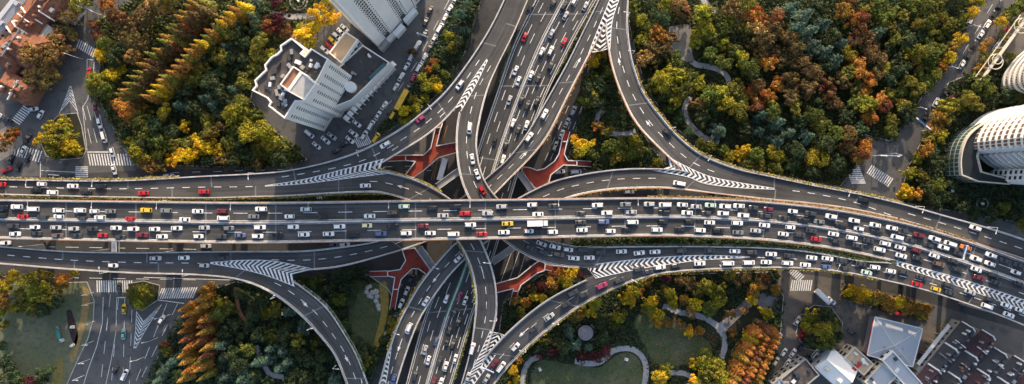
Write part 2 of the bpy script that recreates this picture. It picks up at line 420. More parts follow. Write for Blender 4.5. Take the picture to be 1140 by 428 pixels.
PARKS = {
 'nw': [(158, -8), (112, 22), (107, 47), (112, 75), (100, 103), (112, 115), (130, 150), (150, 183), (290, 187), (342, 178), (300, 140), (279, 112), (284, 84), (312, 52), (330, 33), (366, -8)],
 'verge': [(509, -5), (538, -8), (517, 60), (497, 96), (470, 120), (427, 150), (418, 147), (445, 115), (470, 78)],
 'ne': [(696, -8), (1096, -8), (1070, 40), (1050, 82), (1027, 107), (1010, 134), (990, 157), (962, 150), (955, 182), (935, 208), (850, 192), (790, 172), (745, 137), (718, 95), (703, 40)],
 'ne_in': [(664, 55), (678, 55), (690, 108), (728, 168), (742, 184), (655, 191), (633, 176), (650, 112)],
 'e': [(1056, 92), (1140, 60), (1150, 250), (1000, 225), (1012, 184), (1030, 150)],
 'sw': [(226, 326), (262, 314), (305, 318), (410, 306), (432, 322), (446, 345), (424, 395), (408, 434), (159, 434), (183, 383), (197, 355)],
 'field': [(-6, 318), (97, 314), (105, 335), (104, 356), (98, 377), (87, 400), (72, 434), (-6, 434)],
 'se': [(560, 338), (603, 306), (660, 318), (745, 306), (858, 303), (872, 330), (868, 380), (852, 434), (545, 434), (552, 400)],
 'median': [(636, 266), (720, 262), (850, 267), (921, 277), (1000, 294), (1000, 301), (920, 286), (850, 279), (640, 279)],
 'median2': [(40, 218), (285, 219), (440, 216), (452, 224), (285, 228), (40, 226)],
 'strip': [(939, 318), (1036, 340), (1030, 357), (935, 333)],
}
park_objs = {}
for k, nm, mt in (('nw', 'park_ground', 'soil'), ('verge', 'verge_ground', 'soil'), ('ne', 'park_ground', 'soil'), ('ne_in', 'park_ground', 'soil'), ('e', 'garden_ground', 'soil'),
                  ('sw', 'park_ground', 'soil'), ('field', 'lawn', 'lawn_grey'), ('se', 'park_ground', 'soil'), ('strip', 'verge_ground', 'soil'), ('median', 'verge_ground', 'soil'), ('median2', 'verge_ground', 'soil')):
    park_objs[k] = slab(nm, PARKS[k], M[mt]); kerb(PARKS[k], park_objs[k], 0.16)

# streets at ground level
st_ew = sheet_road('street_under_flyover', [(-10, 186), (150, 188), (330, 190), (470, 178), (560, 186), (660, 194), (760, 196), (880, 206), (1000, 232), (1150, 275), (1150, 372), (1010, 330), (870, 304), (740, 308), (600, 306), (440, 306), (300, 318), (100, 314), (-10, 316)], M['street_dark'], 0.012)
st_nw = sheet_road('street', [(-10, 199), (-10, 118), (25, 114), (62, 102), (84, 55), (98, 22), (108, -8), (158, -8), (112, 22), (107, 47), (112, 75), (100, 103), (112, 115), (130, 150), (152, 190)], M['street'], 0.016)
st_mall = sheet_road('street', [(476, -8), (512, -8), (470, 78), (444, 116), (400, 168), (372, 186), (338, 178), (362, 160), (388, 138), (424, 94), (456, 44)], M['street'], 0.016)
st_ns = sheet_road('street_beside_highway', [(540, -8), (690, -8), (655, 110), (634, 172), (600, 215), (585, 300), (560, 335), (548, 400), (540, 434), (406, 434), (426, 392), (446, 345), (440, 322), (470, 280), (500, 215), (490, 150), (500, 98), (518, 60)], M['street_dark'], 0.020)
st_ne = sheet_road('street', [(1096, -8), (1118, -8), (1072, 66), (1060, 90), (1040, 116), (1027, 146), (1006, 182), (994, 226), (925, 212), (955, 182), (962, 150), (990, 157), (1010, 134), (1027, 107), (1050, 82), (1070, 40)], M['street'], 0.016)
st_sw = sheet_road('street', [(98, 312), (106, 335), (105, 356), (99, 378), (88, 400), (73, 434), (158, 434), (182, 383), (196, 355), (226, 326), (262, 312)], M['street'], 0.016)
st_se = sheet_road('street', [(862, 300), (940, 312), (934, 334), (1034, 358), (1060, 362), (1018, 410), (1012, 400), (968, 396), (976, 354), (960, 360), (940, 400), (905, 396), (893, 404), (868, 434), (850, 434), (868, 380), (872, 330)], M['dirty'], 0.024)

def zebra(p0, p1, across, n, parent, dz=0.05, wd=0.55):
    """n stripes set out from p0 to p1; each stripe runs along ACROSS (pixel vector)"""
    for i in range(n):
        k = (i + 0.5) / n; c = P(p0[0] + (p1[0] - p0[0]) * k, p0[1] + (p1[1] - p0[1]) * k, 0); u = Vector((across[0] * GS, -across[1] * GS, 0)); L = u.length; u.normalize(); s = Vector((-u.y, u.x, 0)) * wd / 2
        a = c - u * L / 2; b = c + u * L / 2; z = Vector((0, 0, dz))
        part('zebra_stripe', [a - s + z, b - s + z, b + s + z, a + s + z], [(0, 1, 2, 3)], M['paint'], parent)

def gline(pts, parent, wd=0.25, dz=0.05, mat='paint', name='painted_line', dash=None):
    q = [P(x, y) for x, y in pts]
    for a, b in zip(q, q[1:]):
        L = (b - a).length; u = (b - a) / L; s = Vector((-u.y, u.x, 0)) * wd / 2; z = Vector((0, 0, dz))
        segs = [(0, L)] if not dash else [(d, min(L, d + dash[0])) for d in np.arange(0, L, dash[0] + dash[1])]
        for d0, d1 in segs:
            p, r = a + u * d0, a + u * d1
            part(name, [p - s + z, r - s + z, r + s + z, p + s + z], [(0, 1, 2, 3)], M[mat], parent)

zebra((86, 48), (106, 60), (-3.5, 9), 9, st_nw)
zebra((17, 137), (31, 120), (9, 6), 8, st_nw)
zebra((13, 166), (46, 175), (-4, 12), 11, st_nw)
zebra((98, 178), (149, 178), (2.5, 13), 17, st_nw)
zebra((91, 185), (91, 198), (14, 0), 6, st_nw, wd=0.5)
gline([(97, 169.5), (121, 169.5)], st_nw, 0.5); gline([(97, 66), (97, 80)], st_nw); gline([(97, 66), (104, 67)], st_nw); gline([(105, 69), (104, 81), (111, 84)], st_nw)
gline([(100, 80), (98, 110), (92, 120), (97, 168)], st_nw, 0.2)
for x0, x1 in ((96, 105), (101, 112), (107, 119), (112, 124)): gline([(x0 - 4, 118), (x1 - 2, 166)], st_nw, 0.2, dash=(7, 4))
gline([(45, 180), (45, 198)], st_nw); gline([(46, 190), (84, 192)], st_nw); gline([(54, 194.5), (66, 195.5)], st_nw, 0.4)
gore([(78, 96), (72, 112), (66, 127)], [(79, 96), (83, 112), (87, 127)], lambda x, y: 0.0, st_nw, pitch=2.2, thick=0.7, lean=1.3, dz=0.055)
zebra((107, 319), (148, 319), (0.5, 13), 16, st_sw); zebra((177, 327), (218, 326), (-5, 12), 16, st_sw)
gline([(130, 331.5), (140, 331.5)], st_sw, 0.5); gline([(175, 334), (205, 338)], st_sw, 0.4)
for a, b in (((123, 328), (112, 428)), ((132, 331), (124, 428)), ((139, 331), (137, 428)), ((147, 345), (144, 428)), ((186, 338), (150, 428)), ((198, 338), (158, 420))): gline([a, b], st_sw, 0.22, dash=(6, 5))
gline([(115, 331), (114, 360), (108, 385), (98, 412), (92, 432)], st_sw, 0.25); gline([(130, 331), (129, 370), (124, 400), (117, 432)], st_sw, 0.22)
gore([(149, 388), (151, 365), (152, 347)], [(151, 388), (163, 366), (180, 339)], lambda x, y: 0.0, st_sw, pitch=2.4, thick=0.8, lean=1.2, dz=0.055)
zebra((948, 184), (956, 205), (-16, 0), 10, st_ne); zebra((967, 188), (992, 204), (-6, 9), 12, st_ne)
gline([(1105, 5), (1063, 75)], st_ne, 0.2, dash=(5, 6))
zebra((880, 318), (904, 318), (-2, 12), 10, st_se); zebra((880, 300), (893, 311), (-6, 6), 7, st_se)
zebra((396, 160), (412, 155), (5, 10), 8, st_mall)
gline([(500, 0), (464, 70), (436, 112), (405, 152)], st_mall, 0.2, dash=(5, 6))
for k in range(4): gline([(648 - k * 5, 118), (622 - k * 6, 185)], st_ns, 0.2, dash=(4, 4))
for k in range(3): gline([(465 - k * 6, 320), (450 - k * 7, 372)], st_ns, 0.25, mat='orange_line', dash=(14, 2))
for k in range(2): gline([(498 - k * 3, 140), (480 + k * 3, 200)], st_ns, 0.2, mat='orange_line')
for k in range(3): gline([(586 - k * 8, 280), (574 - k * 9, 318)], st_ns, 0.2)
for y in (190.5, 196): gline([(190, y + 2), (480, y - 6)], st_ew, 0.2, dash=(4, 6))
for y in (274, 308): gline([(-5, y), (230, y + 4)], st_ew, 0.25, dash=(6, 5))
gline([(160, 309), (260, 312)], st_ew, 0.3)

# lawns and paths in the parks
PATHPX = []
def path(name, pts, wd, mat, z=0.16, n=6, parent=None):
    PATHPX.extend((a[0], a[1]) for a in catmull(pts, 4))
    C = [P(a[0], a[1]) for a in catmull(pts, n)]; v = []
    for i, c in enumerate(C):
        u = C[min(i + 1, len(C) - 1)] - C[max(i - 1, 0)]; u.normalize(); s = Vector((-u.y, u.x, 0)) * wd / 2
        for q in (c - s, c + s): v += [(q.x, q.y, z), (q.x, q.y, 0.05)]
    f = []
    for i in range(len(C) - 1):
        k = 4 * i; f += [(k, k + 2, k + 6, k + 4), (k, k + 4, k + 5, k + 1), (k + 2, k + 3, k + 7, k + 6)]
    o = part(name, v, f, mat, parent)
    if parent is None: o['kind'] = 'structure'
    return o
slab('lawn', [(590, 432), (592, 412), (604, 401), (628, 405), (650, 407), (668, 409), (686, 396), (700, 393), (710, 399), (714, 412), (711, 432)], M['lawn'], 0.14, smooth_n=4)
slab('lawn', [(708, 352), (728, 345), (752, 358), (778, 372), (792, 388), (780, 402), (750, 408), (728, 404), (712, 388), (704, 368)], M['lawn'], 0.14, smooth_n=4)
slab('lawn', [(392, 318), (420, 316), (432, 336), (424, 380), (404, 392), (392, 370), (386, 340)], M['lawn'], 0.14, smooth_n=4)
slab('lawn', [(678, 110), (690, 128), (704, 143), (688, 152), (672, 140)], M['lawn'], 0.14, smooth_n=4)
slab('soft_ground', [(74, 346), (79, 345), (83, 356), (87, 372), (85, 384), (80, 378), (76, 362)], plain('red_rubber', (0.050, 0.026, 0.026), 0.9, var=.3), 0.14, smooth_n=4)
slab('bare_earth', [(92, 318), (100, 326), (98, 350), (90, 380), (82, 402), (78, 398), (86, 370), (91, 345)], plain('tan_earth', (0.30, 0.20, 0.08), 0.95, var=0.3), 0.14, smooth_n=4)
slab('bare_earth', [(64, 402), (70, 400), (68, 434), (58, 434), (60, 415)], plain('dry_grass', (0.20, 0.17, 0.05), 0.95, var=0.3), 0.14, smooth_n=3)
slab('bare_earth', [(422, 316), (430, 314), (433, 335), (429, 362), (420, 390), (416, 384), (424, 350)], plain('dry_verge', (0.30, 0.22, 0.05), 0.95, var=0.3), 0.15, smooth_n=3)
path('footpath', [(582, 434), (583, 416), (590, 402), (602, 397)], 2.6, M['path'])
path('footpath', [(640, 402), (656, 405), (670, 402), (682, 391), (698, 388), (711, 393), (719, 408), (717, 434)], 2.6, M['path'], 0.165)
path('footpath', [(738, 341), (758, 348), (778, 352), (793, 359), (803, 369), (807, 384), (803, 399)], 2.8, M['path'])
path('footpath', [(744, 415), (762, 416), (776, 424), (790, 430)], 2.4, M['path'])
slab('plaza', [(838, 328), (858, 312), (870, 330), (866, 352), (848, 348)], M['paving'], 0.165)
slab('plaza', [(797, 362), (806, 356), (811, 366), (806, 374), (798, 370)], M['path'], 0.17)
slab('plaza', [(745, 30), (768, 28), (769, 52), (772, 70), (756, 66), (744, 58)], M['paving'], 0.165, smooth_n=3)
path('footpath', [(762, 62), (775, 72), (795, 76), (808, 84), (812, 96), (806, 104)], 2.6, M['path'])
path('footpath', [(780, -6), (786, 4), (796, 16)], 3.0, M['path'])
path('footpath', [(672, 122), (664, 134), (672, 146), (692, 150), (708, 146)], 2.4, M['path'])
path('footpath', [(768, 108), (762, 122), (768, 138), (782, 152), (800, 160)], 2.6, M['path'])
path('footpath', [(300, 14), (312, 17), (330, 19), (348, 16)], 2.6, M['path'])
path('footpath', [(285, 385), (292, 400), (300, 416), (316, 420)], 2.4, M['path'])
slab('forecourt', [(342, 178), (300, 140), (300, 60), (355, 10), (400, -8), (476, -8), (456, 44), (424, 94), (388, 138), (362, 160)], M['street'], 0.03)
path('footpath', [(262, 320), (266, 345), (273, 356), (278, 348), (277, 332)], 1.8, plain('tan_path', (0.33, 0.17, 0.09), 0.9), 0.17)
slab('side_pavement', [(226, 326), (235, 324), (200, 372), (186, 400), (168, 434), (159, 434), (183, 383), (197, 355)], plain('tan_paving', (0.26, 0.17, 0.11), 0.9), 0.165)
slab('side_pavement', [(124, 135), (131, 140), (138, 158), (152, 178), (148, 184), (131, 154)], plain('pale_paving', (0.30, 0.29, 0.28), 0.9), 0.165)
for nm, pts in (('traffic_island', [(66, 128), (86, 126), (91, 140), (96, 168), (92, 176), (70, 178), (52, 174), (46, 160), (54, 140)]), ('traffic_island', [(142, 316), (160, 313), (178, 318), (176, 334), (158, 346), (146, 338)]), ('traffic_island', [(890, 352), (906, 340), (925, 342), (938, 360), (934, 382), (915, 392), (896, 388), (886, 372)])):
    o = slab(nm, pts, M['soil'], 0.15); kerb(pts, o, 0.2, 0.3, M['concrete'])
slab('pavement', [(-10, 150), (10, 140), (24, 146), (26, 160), (14, 172), (-10, 186)], M['paving'], 0.14)

# ------------------------------------------------------------------ elevated roads
ROADS = {}
ROADS['main'] = Road([(-25, 222, -25, 265, 27), (0, 222.5, 0, 265.5, 27), (140, 224, 140, 268.5, 27), (285, 225.5, 285, 270.5, 27), (425, 223.7, 425, 268, 27), (570, 222, 570, 265.5, 27), (720, 220.3, 719, 262.7, 27), (790, 221.5, 787, 264, 27),
                      (855, 225, 850, 267.5, 27), (930, 233.5, 921, 276, 27), (1005, 248, 993, 291, 27), (1067, 265.5, 1052, 309.5, 27), (1140, 291, 1122, 334, 27), (1170, 302, 1152, 345.5, 27)])
ROADS['ns'] = Road([(602, -12, 671, -12, 9), (596.5, 0, 664, 0, 9), (572, 50, 637, 48, 9), (552, 107, 608, 107, 9), (536, 154, 588, 160, 9), (522, 200, 573, 207, 9), (505, 262, 555, 270, 9), (489, 310, 540, 315, 9), (471, 358, 526, 352, 9), (452, 428, 503, 428, 9), (448, 442, 499, 442, 9)])
ROADS['south_to_east'] = Road([(580, -12, 593, -12, 12.5), (575, 0, 588, 0, 12.8), (560, 34, 572, 38, 14), (538, 74, 555, 72, 15.2), (520, 100, 544, 98, 16.2), (510, 130, 535.5, 130, 17.5), (507.5, 160, 531, 162, 19), (511, 192, 537, 194, 20.5), (520, 218, 550, 216, 21), (536, 245, 572, 238, 21), (559, 267, 602, 265, 21),
      (580, 281.5, 618, 269.5, 21.2), (603, 292, 640, 274, 21.8), (635, 297.8, 662, 274.5, 22.4), (690, 298, 690, 274, 23), (730, 291.5, 730, 274, 23.6), (782, 287, 782, 274, 24.3), (855, 287.5, 858, 276, 25.5), (905, 290.5, 908, 281, 26.2), (950, 296, 957, 290, 26.7), (990, 305, 995, 293, 27), (1040, 317.5, 1046, 305, 27), (1110, 341, 1118, 329, 27), (1146, 355, 1154, 342, 27)])
ROADS['north_to_east'] = Road([(518, 442, 543, 442, 13), (525, 428, 550.5, 428, 13.5), (538, 400, 571, 403, 15), (569, 366, 598, 377, 17.5), (606, 336, 641, 344, 20), (644, 315.5, 683, 321.5, 22), (686, 297.5, 712, 311, 23), (730, 291, 740, 304, 23.6), (782, 286.5, 790, 300, 24.3), (855, 287, 856, 298.3, 25.5), (905, 290, 903, 299.5, 26.2), (950, 295.5, 946, 304.5, 26.7), (990, 304.5, 985, 312.5, 27), (1040, 317, 1035, 325, 27), (1110, 340.5, 1104, 348.5, 27), (1146, 354.5, 1140, 363, 27)])
ROADS['south_to_west'] = Road([(566, -12, 581, -12, 12.5), (561, 0, 576, 0, 12.8), (545, 32, 561, 35, 14), (522.5, 67.5, 539, 75, 15.2), (495, 103, 507, 121, 16.6), (467, 128, 481, 147, 18), (440, 147, 452, 166, 19.5), (405, 166, 413, 188, 21.3), (367.5, 179.5, 372, 196, 22.2), (322.5, 189.5, 325, 202, 22.8), (285, 193, 286, 208, 23.2), (225, 196, 226, 209, 23.6), (125, 201, 125, 211, 24), (0, 199.5, 0, 208.5, 24), (-28, 199, -28, 208, 24)])
ROADS['north_to_west'] = Road([(508, 442, 520, 442, 13), (513, 428, 527, 428, 13.5), (523.6, 388, 541, 393, 15.3), (528, 356, 552, 358, 17), (529.5, 332, 553.6, 334, 18.6), (526, 306, 551, 310, 20), (518.5, 285, 544.5, 288, 21), (508, 267, 535, 266, 21), (492, 248, 521, 240, 21), (470, 231, 500, 220.5, 21.2), (450, 222, 476, 206, 21.4), (428, 216, 450, 196, 21.6), (412, 214.5, 414, 189.5, 21.9), (372, 215.8, 372, 195, 22.2), (325, 218.5, 325, 201, 22.8), (286, 219.5, 286, 207, 23.2), (226, 221, 226, 208, 23.6), (125, 220, 125, 210, 24), (0, 217, 0, 207.5, 24), (-28, 216.5, -28, 207, 24)])
ROADS['west_to_north'] = Road([(-28, 273, -28, 283, 24), (0, 274, 0, 284, 24), (75, 279.5, 75, 290, 23.6), (150, 281, 150, 293, 22.8), (225, 280, 225, 294, 21.8), (285, 279.5, 287, 298, 20.6), (335, 279, 332, 301, 19.4), (372, 275.5, 378, 297.5, 18.2), (417, 269, 430, 284, 16.5), (446, 258, 470, 271, 15.2), (480, 242, 502, 256, 15), (515, 219, 535, 232, 15), (545, 195, 570, 197, 14.8), (565.5, 176.5, 594, 172, 14.4), (585.5, 150, 612, 148, 14), (609, 110, 632, 108, 13.6), (630, 72.5, 651, 71, 13.2), (645, 42.5, 668, 38, 12.9), (666, 0, 684, 0, 12.5), (671, -12, 689, -12, 12.4)])
ROADS['west_to_south'] = Road([(-28, 282, -28, 293, 24), (0, 283, 0, 294, 24), (75, 289, 75, 300, 23.6), (150, 292, 150, 304.5, 22.8), (225, 293, 222, 306.5, 21.8), (287, 297, 268, 312, 20.6), (318, 308, 300, 325, 19.6), (345, 325, 322, 340, 18.4), (366, 344, 340, 356, 17.2), (384, 371, 358, 376, 16), (398, 396, 373, 396, 14.8), (410, 428, 386, 428, 13.4), (414, 442, 390, 442, 12.8)])
ROADS['east_to_north'] = Road([(1168, 276, 1158, 297, 25.5), (1140, 266.5, 1132, 286.5, 25.5), (1105, 255, 1096, 275, 25.3), (1055, 241, 1048, 258, 25), (1005, 227, 998, 243.5, 24.6), (955, 215.5, 950, 226, 24), (905, 206, 902, 216, 23.2), (855, 195.5, 855, 211, 22.2), (820, 187.5, 812, 208, 21.2), (782, 172.5, 765, 192, 19.8), (755, 152, 727, 159, 18.4), (735, 129, 706, 135, 17.2), (718, 106, 692.5, 108, 16), (708, 82, 683, 82, 15), (702, 58, 677, 56, 14), (699, 30, 674, 27, 13.2), (699.5, 0, 683, 0, 12.5), (700, -12, 688, -12, 12.4)])
ROADS['east_to_south'] = Road([(1000, 238, 998, 243.6, 24.6), (950, 225, 948, 233, 24), (902, 215.5, 900, 226.5, 23.2), (855, 210, 853, 222, 22.2), (812, 206.5, 800, 216, 21.2), (764, 190.5, 745, 210, 19.8), (720, 187.5, 705, 210, 18.4), (682, 189, 675, 212, 17.2), (645, 194.5, 646, 217, 16), (612, 203, 624, 224, 15.2), (574, 222, 592, 239, 15), (538, 245, 556, 261, 15), (507, 270, 530, 279, 15), (485, 294, 507, 300, 14.8), (467, 317, 488, 324, 14.4), (452, 343, 472, 348, 14), (441, 366, 461, 371, 13.6), (430, 399, 450, 402, 13), (421.7, 428, 442, 428, 12.5), (418, 442, 438, 442, 12.3)])
DECK = {}
LBL = {'main': 'main_elevated_highway', 'ns': 'lower_elevated_highway'}
for i, (k, r) in enumerate(ROADS.items()):
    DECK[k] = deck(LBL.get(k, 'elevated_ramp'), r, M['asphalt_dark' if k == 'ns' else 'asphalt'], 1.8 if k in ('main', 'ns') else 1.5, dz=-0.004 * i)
def H(k): return lambda x, y: ROADS[k].nearest(x, y)[1]
def HM(*ks):
    return lambda x, y: max(ROADS[k].nearest(x, y)[1] for k in ks)
def dd(k, x, y): return ROADS[k].dist_px(x, y)

# parapets: (road, side fraction, pixel start, pixel end)
R_ = ROADS
def parapet(k, t, a=None, b=None, ht=0.95, wd=0.5):
    r = R_[k]; d0 = dd(k, *a) if a else 0.0; d1 = dd(k, *b) if b else r.len
    return wall_along('parapet', r, t, 'in', DECK[k], M['concrete'], wd, ht, min(d0, d1), max(d0, d1))
parapet('main', 0, ht=1.2, wd=0.5); parapet('main', 1, None, (995, 270), ht=1.2, wd=0.5)
wall_along('median_barrier', R_['main'], 0.5, 'mid', DECK['main'], M['concrete'], 0.75, 0.95)
parapet('ns', 0); parapet('ns', 1); wall_along('median_barrier', R_['ns'], 0.47, 'mid', DECK['ns'], M['concrete'], 0.8, 0.9)
parapet('south_to_east', 1, None, (985, 300)); parapet('south_to_east', 0, (512, 122), (655, 286))
parapet('north_to_east', 1); parapet('north_to_east', 0, (545, 398), (668, 310))
parapet('south_to_west', 0); parapet('south_to_west', 1, (507, 115), (412, 180))
parapet('north_to_west', 0); parapet('north_to_west', 1, (541, 390), (416, 200))
parapet('west_to_north', 0); parapet('west_to_north', 1, (312, 292), (665, 30))
parapet('west_to_south', 1); parapet('west_to_south', 0, (322, 312), None)
parapet('east_to_north', 0); parapet('east_to_north', 1, (762, 186), (682, 27))
parapet('east_to_south', 1); parapet('east_to_south', 0, (757, 198), None); parapet('east_to_north', 1, None, (1005, 236))

M['sun_warm_rail'] = plain('sun_warm_rail', (0.42, 0.20, 0.09), 0.7)  # outer rail; warm sun glow of the parapet edges put into its colour
for k, t, a, b in (('main', 0, None, None), ('main', 1, None, (990, 270)), ('east_to_south', 1, None, (630, 218)), ('east_to_north', 1, (762, 186), (690, 60)), ('west_to_north', 1, (560, 196), (660, 40))):
    wall_along('handrail', R_[k], t, 'in', DECK[k], M['sun_warm_rail'], 0.24, 1.15, dd(k, *a) if a else 0, dd(k, *b) if b else R_[k].len, inset=-0.26)
markings(R_['main'], DECK['main'], (0.27, 0.74), (0.045, 0.455, 0.545, 0.955), 6.0, 9.0, 0.26)
markings(R_['ns'], DECK['ns'], (0.15, 0.27, 0.59, 0.70, 0.80, 0.89), (0.05, 0.43, 0.51, 0.95), 5.0, 6.0, 0.26)
def mark(k, dashes, solids):
    r = R_[k]; mb = MB(); D = lambda q, e: e if q is None else dd(k, *q)
    for t, a, b in dashes:
        d, hi = sorted((D(a, 0.0), D(b, r.len))); d += RNG.random() * 4
        while d + 3.2 < hi:
            strip(r, d, d + 3.2, t, .28, .05, mb); d += 6.8
    mb.build('lane_dashes', M['paint'], DECK[k])['kind'] = 'stuff'
    for t, a, b in solids:
        m2 = MB(); d0, d1 = sorted((D(a, 0.0), D(b, r.len))); strip(r, d0, d1, t, .22, .05, m2); m2.build('edge_line', M['paint'], DECK[k])
N_ = None
mark('south_to_east', [(.5, (541, 70), (655, 286)), (.04, (840, 282), N_)], [(.07, (512, 124), (655, 286)), (.93, N_, (990, 300))])
mark('north_to_east', [(.5, N_, (690, 304))], [(.07, (545, 398), (668, 310)), (.93, N_, N_)])
mark('south_to_west', [(.5, (540, 70), (300, 200))], [(.07, N_, N_), (.93, (505, 118), (415, 180))])
mark('north_to_west', [(.5, N_, (400, 202)), (.96, (290, 213), N_)], [(.07, N_, N_), (.93, (541, 390), (416, 200))])
mark('west_to_north', [(.96, N_, (232, 287)), (.5, (300, 290), N_)], [(.07, N_, N_), (.93, (350, 290), (660, 40))])
mark('west_to_south', [(.5, (300, 312), N_)], [(.93, N_, N_), (.07, (330, 316), N_)])
mark('east_to_north', [(.5, N_, (1000, 236)), (.92, (1000, 236), (870, 205)), (.5, (800, 190), N_)], [(.07, N_, N_), (.93, (762, 186), (682, 30))])
mark('east_to_south', [(.5, (740, 200), N_)], [(.93, N_, N_), (.07, (757, 198), N_)])
for i, k in enumerate(R_): joints(R_[k], DECK[k], 30 if k == 'main' else 36, start=8 + 5 * i)
for k, x, y, t, sg in (('south_to_west', 437, 166, .7, 1), ('south_to_west', 490, 128, .72, 1), ('north_to_west', 450, 204, .5, 1), ('west_to_north', 645, 72, .6, 1), ('west_to_north', 584, 178, .6, 1), ('east_to_north', 689, 72, .6, 1), ('east_to_north', 722, 142, .6, 1),
                       ('south_to_east', 616, 288, .35, 1), ('north_to_east', 585, 362, .45, 1), ('north_to_east', 585, 372, .45, -1), ('west_to_south', 343, 332, .55, 1), ('west_to_south', 390, 395, .55, 1), ('east_to_south', 486, 310, .5, 1), ('east_to_south', 444, 385, .5, 1), ('north_to_west', 528, 300, .5, 1)):
    arrow(R_[k], dd(k, x, y), t, DECK[k], sg)
gore([(295, 207), (340, 199.5), (385, 188), (428, 177)], [(295, 207.5), (340, 204.5), (400, 197), (440, 192.5)], HM('north_to_west', 'south_to_west'), DECK['north_to_west'])
gore([(542, 66), (522, 95), (505, 124)], [(543, 67), (529, 96), (513, 124)], HM('south_to_west', 'south_to_east'), DECK['south_to_west'], lean=1.1)
gore([(682, -8), (670, 22), (655, 60)], [(692, -8), (682, 22), (679, 55)], HM('east_to_north', 'west_to_north'), DECK['east_to_north'], lean=0.8, flip=-1)
gore([(862, 210), (820, 203), (790, 196.5), (765, 186), (742, 174)], [(862, 211), (820, 209), (785, 204.5), (765, 197), (728, 190)], HM('east_to_north', 'east_to_south'), DECK['east_to_north'])
gore([(234, 292.5), (270, 290), (305, 291), (350, 300)], [(234, 293.5), (270, 300), (298, 307.5), (328, 319)], HM('west_to_south', 'west_to_north'), DECK['west_to_south'])
gore([(835, 286), (780, 284.5), (730, 287), (690, 291), (652, 296)], [(835, 286.6), (780, 290), (730, 296.5), (690, 304), (663, 310)], HM('north_to_east', 'south_to_east'), DECK['north_to_east'], flip=-1)
gore([(513, 434), (530, 403), (546, 368)], [(523, 434), (547, 402), (566, 374)], HM('north_to_east', 'north_to_west'), DECK['north_to_east'], flip=-1)
gore([(998, 291.5), (1040, 302), (1090, 317), (1148, 337)], [(998, 295.5), (1040, 309.5), (1090, 327), (1148, 349)], HM('main', 'south_to_east'), DECK['south_to_east'], lean=0.9, dz=0.07, pitch=2.3, flip=1)
gore([(436, 375), (430, 398), (421.5, 430)], [(437, 375), (434, 399), (429, 430)], H('east_to_south'), DECK['east_to_south'], lean=0.5)
gore([(398, 397), (404, 412), (409, 430)], [(397.5, 397), (401, 412), (403, 430)], H('west_to_south'), DECK['west_to_south'], lean=0.5)
wall_along('median_strip', R_['ns'], 0.47, 'mid', DECK['ns'], M['greenpanel'], 2.2, 0.06, dd('ns', 536, 240), dd('ns', 499, 352), dz=0.02)

# piers: a column with a hammerhead, wherever the ground below is free of other roads
polys = {k: ribbon_poly(r) for k, r in R_.items()}
hts = {k: r.C[len(r.C) // 2].z for k, r in R_.items()}
for k, r in R_.items():
    d = 14.0
    while d < r.len - 6:
        c = r.at(d, 0.5); ok = True
        for j, q in polys.items():
            if j != k and hts[j] < c.z + 0.5 and in_poly(c.x, c.y, q): ok = False
        if ok and abs(c.x) < 260:
            a = r.at(d, 0.2); b = r.at(d, 0.8); th = 1.8 if k in ('main', 'ns') else 1.5; ang = math.atan2((b - a).y, (b - a).x); zt = c.z - th - 0.02
            mb = MB(); mb.box((c.x, c.y, zt / 2 - 0.4), (2.4, 1.5, zt - 0.8), ang)
            W2 = (b - a).length / 2 * 0.9
            v = [Vector((x, y, z)) for z, hw in ((zt - 1.6, 1.2), (zt, W2)) for x, y in ((-hw, -0.8), (hw, -0.8), (hw, 0.8), (-hw, 0.8))]
            cs, sn = math.cos(ang), math.sin(ang); v = [Vector((c.x + p.x * cs - p.y * sn, c.y + p.x * sn + p.y * cs, p.z)) for p in v]
            mb.add(v, [(3, 2, 1, 0), (4, 5, 6, 7), (0, 1, 5, 4), (1, 2, 6, 5), (2, 3, 7, 6), (3, 0, 4, 7)])
            mb.build('pier', M['girder'], DECK[k])
        d += 30.0

# ------------------------------------------------------------------ foliage meshes
def leafquads(cs, ns, size, rs, jit=0.6):
    """numpy: centres, normals -> quad vertices"""
    n = len(cs); nn = ns + rs.normal(0, jit, (n, 3)); nn /= np.linalg.norm(nn, axis=1)[:, None] + 1e-9
    r = rs.normal(0, 1, (n, 3)); a = np.cross(nn, r); a /= np.linalg.norm(a, axis=1)[:, None] + 1e-9; b = np.cross(nn, a)
    s = size * rs.uniform(0.6, 1.3, (n, 1)); a = a * s; b = b * s * rs.uniform(0.5, 0.9, (n, 1))
    return np.stack([cs - a - b * 0.4, cs + a * 0.3 - b, cs + a + b * 0.4, cs - a * 0.3 + b], 1)

def leafmesh(name, quads, tone):
    n = len(quads); me = bpy.data.meshes.new(name)
    me.vertices.add(4 * n); me.vertices.foreach_set('co', quads.reshape(-1).astype(np.float32))
    me.loops.add(4 * n); me.loops.foreach_set('vertex_index', np.arange(4 * n, dtype=np.int32))
    me.polygons.add(n); me.polygons.foreach_set('loop_start', np.arange(0, 4 * n, 4, dtype=np.int32)); me.polygons.foreach_set('loop_total', np.full(n, 4, dtype=np.int32))
    me.update(); me.validate()
    at = me.color_attributes.new('tone', 'FLOAT_COLOR', 'POINT')
    c = np.ones((4 * n, 4), np.float32); c[:, :3] = np.repeat(tone, 4, axis=0); at.data.foreach_set('color', c.reshape(-1))
    me.materials.append(M['leaf']); return me

